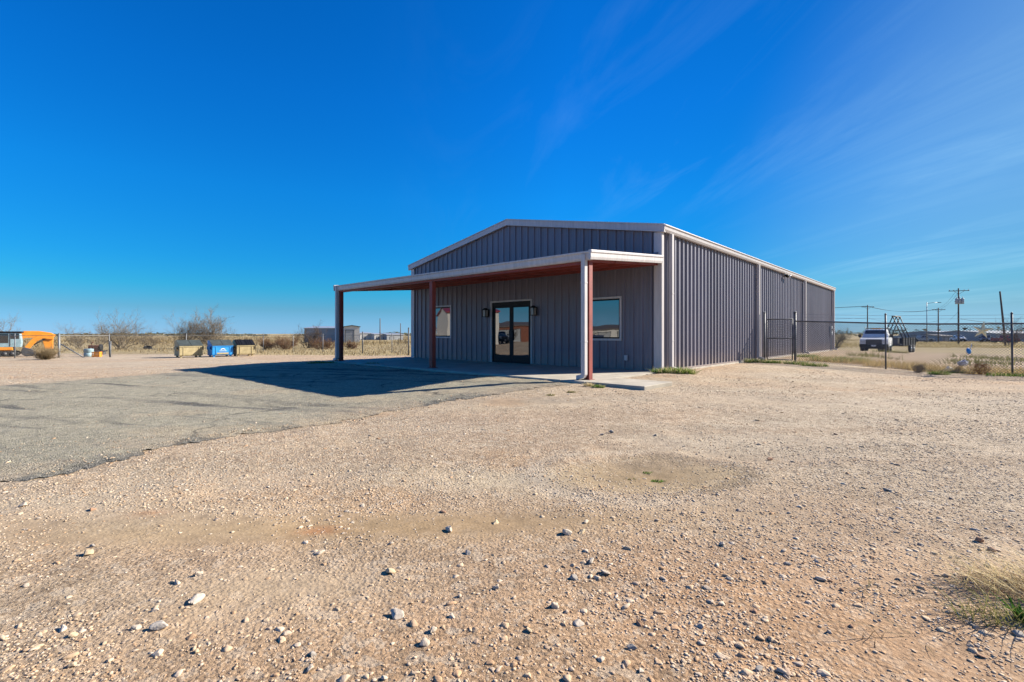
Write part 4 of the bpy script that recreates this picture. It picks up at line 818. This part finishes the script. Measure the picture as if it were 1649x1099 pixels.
# across the road, west of the lot: what the glass of the front mirrors
t = shed(-1550, -1190, 16, 330, 'white metal warehouse across the road west of the lot', 'cream', 'redveh', 14, 1.2, R(0), [(.3, .6, .6)], 'warehouse'); t.location = (-52, 16, float(H0(-52, 16))); t.rotation_euler = (0, 0, R(80))
for px1_, top_, xx, yy, rz_, w_, rf_, ll in ((-700, 425, -74, 2, 86, 'rust', 'brownroof', 'long low brown shed across the road west of the lot'), (-900, 445, -66, 26, 80, 'cream', 'galv', 'low pale open shed across the road west of the lot'), (-1100, 440, -84, -14, 80, 'cream', 'brownroof', 'small pale house across the road west of the lot')):
    q_ = shed(-1550, px1_, 16, top_, ll, w_, rf_, 8, .8, 0, [(.15, .3, .6), (.5, .75, .6)], 'shed'); q_.location = (xx, yy, float(H0(xx, yy))); q_.rotation_euler = (0, 0, R(rz_))
for k_, (xx, yy, rx_, hh_) in enumerate(((-62, 14, 3, 3.2), (-58, -6, 3.5, 4.2), (-70, -2, 3, 3.6), (-55, 5, 2, 2.0))):
    o = bush_mesh('bare_shrub', leafm, None, (0, 0, 0), 0, rx_, rx_, hh_, 60+k_, th=.04, levels=3, stems=16, cols=((.10, .08, .05), (.2, .16, .09))); o.location = (xx, yy, float(H0(xx, yy))); tag(o, 'dark bare shrub across the road west of the lot', 'shrub', 'shrubs across the road west of the lot')
for x_, y_, rz, col, ll in ((-58, 14.5, 75, 'grey', 'grey pickup truck parked at the west side of the lot'), (-44, 8.0, 160, 'suv', 'dark blue pickup truck parked at the west side of the lot')):
    pickup(x_, y_, float(H0(x_, y_)), R(rz), ll, col, 'vehicles parked west of the lot')

# ---------------------------------------------------------------- plants and litter
def blades(n, cx, cy, rx, ry, h0, h1, w, cols, lean=.5, seed=0, wind=(0, 0), H_=H, droop=.5, pos=None):
    rg = np.random.default_rng(seed)
    if pos is None:
        rad = np.sqrt(rg.random(n)); th = rg.random(n)*6.2832; x = cx+rad*np.cos(th)*rx; y = cy+rad*np.sin(th)*ry
    else: x, y = pos; n = len(x)
    z = H_(x, y); hg = h0+(h1-h0)*rg.random(n)**1.5; az = rg.random(n)*6.2832; ln = lean*rg.random(n)
    dx = np.cos(az)*ln+wind[0]; dy = np.sin(az)*ln+wind[1]; fa = rg.random(n)*6.2832; wx, wy = np.cos(fa)*w, np.sin(fa)*w
    V = np.zeros((n, 5, 3)); 
    for k, (t_, wf) in enumerate(((0, 1), (.55, .8), (1, 0))):
        px = x+dx*hg*t_*(1+.5*t_); py = y+dy*hg*t_*(1+.5*t_); pz = z-.01+hg*(t_-droop*.35*t_*t_*np.minimum(1, np.hypot(dx, dy)))
        if k < 2:
            V[:, 2*k] = np.stack([px-wx*wf, py-wy*wf, pz], -1); V[:, 2*k+1] = np.stack([px+wx*wf, py+wy*wf, pz], -1)
        else: V[:, 4] = np.stack([px, py, pz], -1)
    b = np.arange(n)[:, None]*5; Fc = np.concatenate([b+[0, 1, 3], b+[0, 3, 2], b+[2, 3, 4]], 0)
    c = np.array(cols[0])+(np.array(cols[1])-np.array(cols[0]))*rg.random((n, 1)); cc = np.repeat(c, 5, 0)
    return V.reshape(-1, 3), Fc, cc
def plant(name, label, cat, args, group=None, kind=None):
    Vs, Fs, Cs, k = [], [], [], 0
    for a in args:
        v, f, c = blades(**a); Vs.append(v); Fs.append(f+k); Cs.append(c); k += len(v)
    return tag(np_mesh(name, np.concatenate(Vs), np.concatenate(Fs), leafm, colors=np.concatenate(Cs)), label, cat, group, kind)
GRN = ((.06, .12, .018), (.17, .25, .05)); STR = ((.46, .36, .19), (.72, .60, .36)); OLV = ((.12, .13, .04), (.26, .23, .09))
def weed(px, py, rx, ry, h, label, n=260, cols=GRN, seed=0, w=.008, dry=.3):
    x, y, _ = at(px, py); a = [dict(n=n, cx=x, cy=y, rx=rx, ry=ry, h0=h*.35, h1=h, w=w, cols=cols, lean=1.1, seed=seed)]
    if dry: a.append(dict(n=int(n*dry), cx=x, cy=y, rx=rx*1.15, ry=ry*1.15, h0=h*.4, h1=h*1.2, w=w*.6, cols=STR, lean=1.0, seed=seed+1))
    return plant('weed_clump', label, 'weeds', a, 'green weeds around the building')
weed(1066, 603, .26, .16, .22, 'dark green weed clump at the building corner under the first downspout', 500, seed=1)
weed(1098, 605, .36, .18, .24, 'brighter green weed clump along the side wall right of the first downspout', 700, ((.10, .17, .025), (.25, .32, .07)), 2)
weed(1213, 584, .45, .2, .22, 'green weeds under the gate beside the second downspout', 400, seed=3, dry=.6)
weed(1243, 585, .4, .2, .2, 'green weeds under the gate near the thick gate post', 350, seed=4, dry=.6)
weed(1283, 587, .5, .22, .2, 'green weeds at the fence foot right of the thick gate post', 420, seed=5, dry=.5)
weed(1338, 582, .9, .5, .28, 'patch of green weeds inside the fence near the building rear corner', 800, seed=6, dry=.5)
weed(1312, 590, .5, .22, .18, 'green weeds under the fence midway to the first line post', 350, seed=7, dry=.6)
weed(1378, 583, .7, .4, .3, 'leafy green weed left of the first thin fence post', 500, ((.06, .15, .02), (.16, .27, .05)), 8)
weed(963, 624, .13, .08, .10, 'small green weed on the gravel right of the front porch post', 260, seed=9)
weed(948, 622, .10, .07, .13, 'tuft of straw grass against the foot of the front porch post', 200, STR, 10, .005, 0)
weed(920, 632, .09, .05, .06, 'flat little weed on the gravel left of the front porch post', 120, OLV, 11)
weed(886, 637, .08, .05, .05, 'flat little weed at the asphalt edge left of the front porch post', 90, OLV, 12)
weed(517, 586.5, .55, .2, .16, 'dark weeds in the shade at the foot of the left porch post', 500, seed=13, dry=.15)
weed(602, 588, .35, .12, .12, 'small dark weeds along the slab edge between the left and middle porch posts', 300, seed=14, dry=.2)
weed(1310-9, 576, .6, .3, .25, 'green weeds along the foot of the wall under the third downspout', 350, seed=15)
weed(1044, 756, .05, .03, .03, 'tiny green sprout at the near edge of the dried puddle', 60, seed=16, dry=0)
weed(1061, 770, .07, .035, .035, 'tiny green sprout nearest the viewer in the dried puddle', 80, seed=17, dry=0)
weed(1015, 768, .06, .03, .025, 'tiny green sprout at the left of the dried puddle', 50, OLV, 18, dry=0)
weed(1545, 601, .5, .2, .16, 'dark green weeds under the fence by the rusty tumbleweed', 300, seed=19)
weed(1634, 606, .9, .3, .16, 'green weeds at the fence foot right of the last post', 500, seed=20)
weed(1512, 604, .35, .15, .2, 'dark green weed by the plastic bag at the fence foot', 250, seed=21)
weed(1650-20, 597, .5, .2, .13, 'small green weeds on the dirt behind the right-most fence post', 200, seed=22)
# tufts near the camera
x, y, _ = at(1604, 958)
plant('grass_tuft', 'big pale dry grass tuft leaning left on the gravel near the camera', 'grass tuft', [dict(n=400, cx=x+.38, cy=y, rx=.34, ry=.16, h0=.06, h1=.28, w=.0022, cols=STR, lean=.6, seed=60, wind=(-1.1, .25)), dict(n=180, cx=x+.14, cy=y+.08, rx=.25, ry=.14, h0=.05, h1=.22, w=.002, cols=STR, lean=.9, seed=61, wind=(-.5, .1))])
x, y, _ = at(1640, 1000)
plant('weed_clump', 'dark green weed growing at the near side of the big dry tuft', 'weeds', [dict(n=220, cx=x+.10, cy=y, rx=.10, ry=.07, h0=.04, h1=.10, w=.006, cols=((.03, .09, .01), (.09, .19, .03)), lean=1.0, seed=62), dict(n=150, cx=x-.1, cy=y+.02, rx=.16, ry=.09, h0=.05, h1=.2, w=.002, cols=OLV, lean=1.0, seed=63, wind=(-.4, 0))])
for k, (px, py, ll) in enumerate(((1402, 1035, 'tangle of dark dead roots on the bare sand near the camera'), (1400, 949, 'sprig of dead olive weed on the bare sand left of the dry tuft'), (1478, 1030-10, 'long grey dead stalk lying on the sand left of the dry tuft'), (1462, 960, 'curled grey dead stalks on the sand beside the dry tuft'))):
    x, y, _ = at(px, py); plant('dead_sprig', ll, 'dead plant', [dict(n=(12, 14, 4, 9)[k], cx=x, cy=y, rx=.09, ry=.05, h0=.03, h1=(.09, .09, .22, .13)[k], w=.0022, cols=((.07, .045, .03), (.2, .14, .08)) if k == 0 else ((.14, .12, .06), (.27, .22, .13)), lean=2.2, seed=70+k, droop=1.5)])
# grass country
def scatter(n, px0, px1, py0, py1, seed, mask=None):
    rg = np.random.default_rng(seed); Yl0, Yl1 = at(800, py1)[1], at(800, py0)[1]
    y = Yl0+(Yl1-Yl0)*rg.random(n); x = (px0+(px1-px0)*rg.random(n)-HX)/F*y
    if mask is not None: k = mask(x, y); x, y = x[k], y[k]
    return x, y
n = 16000; rg = np.random.default_rng(5)
s = 1.0+16*rg.random(n); a = .15+3.6*rg.random(n)**1.6; X_, Y_ = PF(0)[0]+CT*s+ST*a, PF(0)[1]-ST*s+CT*a; k = (fbm(X_*.7, Y_*.7, 81) > .53)
g1 = blades(n=0, cx=0, cy=0, rx=0, ry=0, h0=.08, h1=.36, w=.009, cols=((.33, .24, .10), (.52, .40, .20)), lean=.7, seed=82, pos=(X_[k], Y_[k]))
s = 1.0+20*rg.random(n); a = 7+17*rg.random(n); X_, Y_ = PF(0)[0]+CT*s+ST*a, PF(0)[1]-ST*s+CT*a; k = (fbm(X_*.25, Y_*.25, 83) > .62)
g2 = blades(n=0, cx=0, cy=0, rx=0, ry=0, h0=.1, h1=.4, w=.014, cols=OLV, lean=.8, seed=84, pos=(X_[k], Y_[k]))
X_, Y_ = scatter(26000, 1340, 1750, 547, 560.5, 85, lambda x, y: fbm(x*.1, y*.1, 86) > .42)
g3 = blades(n=0, cx=0, cy=0, rx=0, ry=0, h0=.15, h1=.5, w=.03, cols=((.30, .235, .10), (.44, .35, .18)), lean=.6, seed=87, pos=(X_, Y_))
def joined(name, gs, kind='stuff'):
    Vs, Fs, Cs, k = [], [], [], 0
    for v, f, c in gs: Vs.append(v); Fs.append(f+k); Cs.append(c); k += len(v)
    return tag(np_mesh(name, np.concatenate(Vs), np.concatenate(Fs), leafm, colors=np.concatenate(Cs)), 'dry yellow and olive grass growing %s' % ('behind the chain link fence on the right' if name == 'dry_grass' and len(gs) == 3 else 'on the flat land beyond the left fence'), 'grass', None, kind)
joined('dry_grass', [g1, g2, g3])
X_, Y_ = scatter(42000, -120, 670, 548, 576, 88, lambda x, y: (y+.16*x > 36.8) & (fbm(x*.15, y*.3, 89) > .40))
h1_ = blades(n=0, cx=0, cy=0, rx=0, ry=0, h0=.1, h1=.42, w=.022, cols=((.22, .165, .085), (.38, .285, .15)), lean=.6, seed=90, pos=(X_, Y_))
X_, Y_ = scatter(22000, -150, 670, 543, 556, 91, lambda x, y: fbm(x*.06, y*.03, 92) > .5)
h2_ = blades(n=0, cx=0, cy=0, rx=0, ry=0, h0=.3, h1=1.0, w=.07, cols=((.17, .125, .06), (.33, .24, .12)), lean=.6, seed=93, pos=(X_, Y_))
joined('dry_grass', [h1_, h2_])
# far-off line of scrub on the horizon
rg = np.random.default_rng(9); V, Fq, k = [], [], 0; CC = []
for q in range(9000):
    az = rg.uniform(-.95, .95); D = rg.uniform(420, 900); x, y = D*math.sin(az), D*math.cos(az); dens = float(fbm(az*9, 3.3, 95)); 
    if dens < .42: continue
    hh_ = rg.uniform(.2, 1)**1.2*(1.0+(6.5 if az > .3 else 3.2)*(dens-.42)*3); s = rg.uniform(.8, 2.4); c = np.array((x, y, float(H0(x, y))+hh_)); a = rg.normal(size=(3, 3)); a /= np.linalg.norm(a, axis=1)[:, None]; a *= s*np.array((1.3, 1.3, .55))
    V += list(c+a); Fq.append((k, k+1, k+2)); k += 3; CC += [np.array((.10, .10, .06))*rg.uniform(.7, 1.5)]*3
tag(np_mesh('treeline', np.array(V), np.array(Fq), leafm, colors=np.array(CC)), 'far-off dark scrub and trees along the horizon', 'trees', None, 'stuff')

# things caught on the right-hand fence
def tumble(px, py, r, cols, label, seed):
    x, y, z = at(px, py); rg = random.Random(seed); V, Fc, CC = [], [], []
    for q in range(150):
        d = Vector((rg.gauss(0, 1), rg.gauss(0, 1), rg.gauss(0, 1))).normalized(); e = Vector((rg.gauss(0, 1), rg.gauss(0, 1), rg.gauss(0, 1))).normalized(); e = (e-d*e.dot(d)).normalized(); rr_ = r*rg.uniform(.45, 1.18); ar = rg.uniform(.7, 1.8); col = np.array(cols[0])+(np.array(cols[1])-np.array(cols[0]))*rg.random(); k0 = len(V); m_ = 7; nn = d.cross(e)
        for i in range(m_+1):
            t_ = ar*(i/m_-.5); c = (d*math.cos(t_)+e*math.sin(t_))*rr_*(1-.1*math.sin(i*2.)); w = .006*(1-.6*i/m_)
            V += [tuple(c+nn*w), tuple(c-nn*w), tuple(c+d*w)]; CC += [col]*3
        for i in range(m_):
            for j in range(3): Fc.append((k0+i*3+j, k0+i*3+(j+1) % 3, k0+(i+1)*3+(j+1) % 3, k0+(i+1)*3+j))
    o = np_mesh('tumbleweed', np.array(V)*np.array((1.05, 1, .95)), np.array(Fc), leafm, colors=np.array(CC)); o.location = (x, y, z+r*.9); return tag(o, label, 'tumbleweed', 'tumbleweeds blown against the fence')
tumble(1579, 603.5, .22, ((.20, .085, .04), (.36, .18, .09)), 'round rust brown tumbleweed at the fence foot left of the right-most post', 1)
tumble(1480, 601, .17, ((.14, .12, .115), (.28, .25, .22)), 'dark grey tumbleweed at the fence foot below the A-frame rack', 2)
tumble(1545, 601, .12, ((.30, .20, .08), (.48, .33, .14)), 'small ochre tumbleweed left of the rust brown one', 3)
def fence_at(px, off=-.08):
    lo, hi = 1.2, 16
    for _ in range(50):
        m_ = (lo+hi)/2; q = PF(m_, off); lo, hi = (m_, hi) if HX+F*q[0]/q[1] < px else (lo, m_)
    return PF(lo, off), lo
q, s = fence_at(1560); zc = zat(565.5, q[1])
t = thing('balloon', 'deflated blue foil balloon with a pale tail caught on the fence', 'balloon', (q[0], q[1], zc)); b = MB(); b.lathe([(.005, -.06), (.06, -.05), (.1, -.02), (.11, .0), (.1, .02), (.06, .045), (.005, .055)], (0, 0, 0), (.45, -.85, .2), 18); b.build('foil', mt['bolt'], t, True)
b = MB(); b.tube([(.05, 0, .08), (.08, -.01, .14), (.07, -.02, .2), (.10, 0, .26)], .025, 6, .008); b.tube([(-.05, 0, -.09), (-.12, .0, -.2), (-.1, 0, -.3)], .006, 4); b.build('tail', mt['bag'], t, True)
q, s = fence_at(1582); zc = zat(532, q[1])
b = MB(); n5 = 10; ring = [(math.cos(math.pi/2+2*math.pi*i/n5)*(.33 if i % 2 == 0 else .11), math.sin(math.pi/2+2*math.pi*i/n5)*(.33 if i % 2 == 0 else .11)) for i in range(n5)]
vs = [(x*.8, .0+.02*math.sin(i*2), z*.95) for i, (x, z) in enumerate(ring)]+[(0, -.07, 0), (0, .07, 0)]; b.add(vs, [(i, (i+1) % n5, n5) for i in range(n5)]+[((i+1) % n5, i, n5+1) for i in range(n5)])
o = b.build('balloon', mt['yel']); o.location = (q[0], q[1], zc); o.rotation_euler = (0, R(8), R(-42)); tag(o, 'crumpled pale yellow star balloon hanging at the fence top rail', 'balloon')
for px, py, sz, ll in ((1527, 600, .17, 'crumpled grey plastic bag at the fence foot left of the small ochre tumbleweed'), (1551, 590, .2, 'white plastic bag snagged low on the fence under the blue balloon')):
    x, y, z = at(px, py); bm = bmesh.new(); bmesh.ops.create_icosphere(bm, subdivisions=3, radius=sz); rg = random.Random(px)
    for v in bm.verts: c = v.co; f = .15+1.5*float(fbm(np.array(c.x*11+px), np.array(c.y*11+c.z*14), 5)); v.co = Vector((c.x*f*1.0, c.y*f*.6, c.z*f*.8))
    me = bpy.data.meshes.new('plastic_bag'); bm.to_mesh(me); bm.free(); o = link_mesh('plastic_bag', me, mt['bag']); o.location = (x, y, z+sz*.5); tag(o, ll, 'plastic bag', 'plastic bags caught on the fence')

# ---------------------------------------------------------------- rocks and gravel
def ico(sub):
    bm = bmesh.new(); bmesh.ops.create_icosphere(bm, subdivisions=sub, radius=1); v = np.array([p.co[:] for p in bm.verts]); f = np.array([[q.index for q in e.verts] for e in bm.faces]); bm.free(); return v, f
I1, I2, I3 = ico(1), ico(2), ico(3)
def rockshape(base, seed, cuts=9):
    rg = np.random.default_rng(seed); v = base[0].copy()
    for _ in range(cuts):                               # knock flat facets off
        d = rg.normal(size=3); d /= np.linalg.norm(d); h = rg.uniform(.32, .78); e = v@d-h; v = v-np.where(e > 0, e, 0)[:, None]*d
    return v*rg.uniform(.8, 1.2, 3)*np.array((1.15, .95, .62))
STONE = [np.array(c) for c in ((.46, .355, .25), (.52, .43, .33), (.42, .305, .20), (.41, .34, .27), (.40, .255, .15), (.48, .375, .26), (.28, .22, .175))]
PIL = (('pale', (.45, .37, .285)), ('cream', (.47, .36, .23)), ('grey', (.31, .275, .24)), ('brown', (.30, .18, .115)), ('white', (.48, .41, .33)))
ROCKS = [(914, 861, 26, 'white'), (936, 858, 18, 'cream'), (944, 842, 14, 'pale'), (723, 853, 20, 'pale'), (799, 840, 20, 'cream'), (630, 920, 24, 'cream'), (643, 989, 34, 'white'), (933, 1003, 26, 'white'), (698, 1015, 24, 'pale'), (681, 1037, 28, 'pale'), (895, 977, 26, 'pale'), (978, 924, 24, 'pale'), (952, 906, 18, 'white'), (900, 920, 14, 'pale'), (925, 932, 20, 'grey'), (1032, 1080, 16, 'white'), (967, 1065, 18, 'pale'), (740, 960, 14, 'pale'), (801, 949, 18, 'pale'), (727, 993, 16, 'pale'), (854, 1019, 18, 'cream'), (1018, 1044, 18, 'grey'), (1028, 1002, 18, 'brown'), (620, 1093, 16, 'pale'), (755, 891, 16, 'grey'), (713, 822, 14, 'brown'), (149, 882, 14, 'grey'), (139, 894, 24, 'cream'), (322, 926, 22, 'pale'), (314, 973, 34, 'white'), (256, 1016, 30, 'white'), (102, 1013, 24, 'white'), (119, 1024, 20, 'cream'), (222, 1014, 18, 'pale'), (253, 1055, 24, 'pale'), (316, 1052, 16, 'cream'), (119, 1074, 20, 'cream'), (504, 1053, 20, 'grey'), (499, 1077, 24, 'pale'), (516, 889, 16, 'white'), (285, 940, 20, 'pale'), (36, 817, 18, 'pale'), (148, 820, 16, 'brown'), (1267, 909, 15, 'grey'), (1577, 874, 24, 'brown'), (1594, 888, 18, 'brown'), (1561, 933, 20, 'pale'), (1432, 791, 18, 'grey'), (1436, 835, 10, 'grey'), (1481, 878, 14, 'grey'), (1162, 878, 16, 'pale'), (1316, 906, 12, 'pale'), (1214, 988, 16, 'brown'), (1356, 950, 12, 'brown'), (1369, 1010, 12, 'brown'), (1336, 1019, 14, 'grey'), (1583, 1059, 16, 'brown'), (1223, 1080, 17, 'grey'), (1615, 1011, 12, 'grey'), (1641, 1023, 22, 'grey'), (1163, 974, 14, 'pale'), (1176, 934, 14, 'pale'), (985, 697, 14, 'grey'), (970, 701, 10, 'grey'), (1056, 703, 9, 'grey'), (1218, 676, 10, 'cream'), (1240, 738, 12, 'brown'), (1345, 699, 9, 'brown')]
BIG = {(256, 1016): 'largest pale rock casting a dark shadow at the lower left of the gravel', (314, 973): 'flat broad white rock above the large shadowed rock', (933, 1003): 'blocky white rock with a dark shadow on its left, low in mid gravel', (643, 989): 'elongated white rock in the stony patch left of the blocky white one', (914, 861): 'rounded white rock at the upper edge of the stony ground in the middle', (630, 920): 'cream rock lying beside the smooth pale patch', (799, 840): 'cream rock at the near edge of the tan sandy band', (1577, 874): 'larger brown rock of the pair above the dry grass tuft', (1594, 888): 'smaller brown rock of the pair above the dry grass tuft', (1561, 933): 'pale rock half hidden in the dry grass tuft', (1267, 909): 'small blue grey stone standing alone on the smooth gravel', (1641, 1023): 'grey rock in front of the dark green weed', (516, 889): 'small round white rock below the red stained patch', (681, 1037): 'long pale rock flat on the gravel below the elongated white one', (698, 1015): 'upright pale rock just below the elongated white one', (895, 977): 'flat greenish pale rock up left of the blocky white one', (148, 820): 'small brown rock on the pale ground nearest the asphalt edge'}
SHP = [rockshape(I3, 300+i, 14) for i in range(9)]
for k, (px, py, wpx, kind) in enumerate(ROCKS):
    x, y, _ = at(px, py); z = float(H(x, y)); r = wpx*y/F*.5*.88; v = SHP[k % 9].copy(); rg = np.random.default_rng(900+k); a = rg.uniform(0, 6.28); ca, sa = math.cos(a), math.sin(a)
    v = v@np.array([[ca, sa, 0], [-sa, ca, 0], [0, 0, 1]]); nz = 1+.10*(fbm(v[:, 0]*3+k, v[:, 1]*3+v[:, 2]*2.3, 7)-.5)*2; v = v*nz[:, None]
    col = np.array(dict(PIL)[kind])*rg.uniform(.9, 1.08); cc = col*(1+.35*(fbm(v[:, 0]*5, v[:, 1]*5+v[:, 2]*4, 8)-.5))[:, None]
    o = np_mesh('rock', v*r, I3[1], stonem, colors=np.clip(cc, 0, 1)); o.location = (x, y, z+r*.20)
    tag(o, BIG.get((px, py), {'pale': 'fist sized pale limestone rock loose on the gravel', 'cream': 'fist sized cream rock loose on the gravel', 'grey': 'fist sized grey rock loose on the gravel', 'brown': 'fist sized reddish brown rock loose on the gravel', 'white': 'fist sized chalky white rock loose on the gravel'}[kind]), 'rock', 'loose rocks on the gravel lot')
def stonefield(n, smin, p_, smax, base, shapes, seed, smooth_to=1):
    rg = np.random.default_rng(seed); y = np.exp(rg.uniform(math.log(1.1), math.log(26), n)); x = rg.uniform(-1.22, 1.22, n)*y+rg.uniform(-1.5, 1.5, n)
    lo = np.maximum(smin, .0013*y); s = lo*(1-rg.random(n))**(-1/p_); s = np.minimum(s, smax)
    d = (.22+1.4*S((fbm(x*.55, y*.75, 141)-.42)/.25))*(.55+.9*S((fbm(x*1.9, y*1.9, 143)-.42)/.2))                                    # stony drifts and swept lanes
    d *= 1-.93*np.exp(-(((x-PAN[0])/.85)**2+((y-PAN[1])/.6)**2)); c = at(1430, 1010); d *= 1-.55*np.exp(-(((x-c[0])/.7)**2+((y-c[1])/.6)**2)); c = at(640, 850); d *= 1-.8*np.exp(-(((x-c[0])/2.2)**2+((y-c[1])/.25)**2)); c = at(470, 945); d *= 1-.8*np.exp(-(((x-c[0])/.6)**2+((y-c[1])/.25)**2))
    ad = asdist(x, y); d *= np.where(ad > 1.0, .04, np.where(ad > .1, .04+.5*np.exp(-ad/.25), np.where(ad > -.35, 1.5, 1))); bx_, by_ = w2b(x, y); d *= 1-((bx_ > -12.7) & (((bx_ < 1.65) & (by_ > -4.15) & (by_ < -2.7)) | ((bx_ < .12) & (by_ > -4.15)))); d *= (bx_ < .1) | (by_ < 9.5) | (by_ > 400)
    k = rg.random(n) < d; x, y, s = x[k], y[k], s[k]; n = len(x); z = H(x, y)
    z = np.where(asdist(x, y) > .1, z+.03, z)
    a = rg.uniform(0, 6.2832, n); ca, sa = np.cos(a), np.sin(a); sh = rg.integers(0, len(shapes), n); T = np.stack(shapes)[sh]
    fl = rg.uniform(.5, .95, n); vx = (T[:, :, 0]*ca[:, None]-T[:, :, 1]*sa[:, None])*s[:, None]+x[:, None]; vy = (T[:, :, 0]*sa[:, None]+T[:, :, 1]*ca[:, None])*s[:, None]+y[:, None]; vz = (T[:, :, 2]*fl[:, None]+.06)*s[:, None]+z[:, None]
    V = np.stack([vx, vy, vz], -1).reshape(-1, 3); nv = T.shape[1]; Fc = (base[1][None]+(np.arange(n)*nv)[:, None, None]).reshape(-1, 3)
    near = S((4.2-np.hypot(x, y))/3)[:, None]; ci = np.array(STONE)[rg.choice(7, n, p=(.24, .15, .22, .11, .14, .10, .04))]*rg.uniform(.82, 1.15, (n, 1)); ci = ci*(1-near*.35)+near*.35*np.array((.48, .30, .17))
    return V, Fc, np.repeat(ci, nv, 0)
A = stonefield(130000, .0034, 2.4, .011, I1, [rockshape(I1, 500+i, 5) for i in range(12)], 1); B = stonefield(38000, .0065, 2.9, .024, I2, [rockshape(I2, 600+i, 8) for i in range(12)], 2)
o = np_mesh('gravel', np.concatenate([A[0], B[0]]), np.concatenate([A[1], B[1]+len(A[0])]), stonem, colors=np.concatenate([A[2], B[2]])); tag(o, 'loose tan and pale gravel strewn over the whole lot', 'gravel', None, 'stuff')
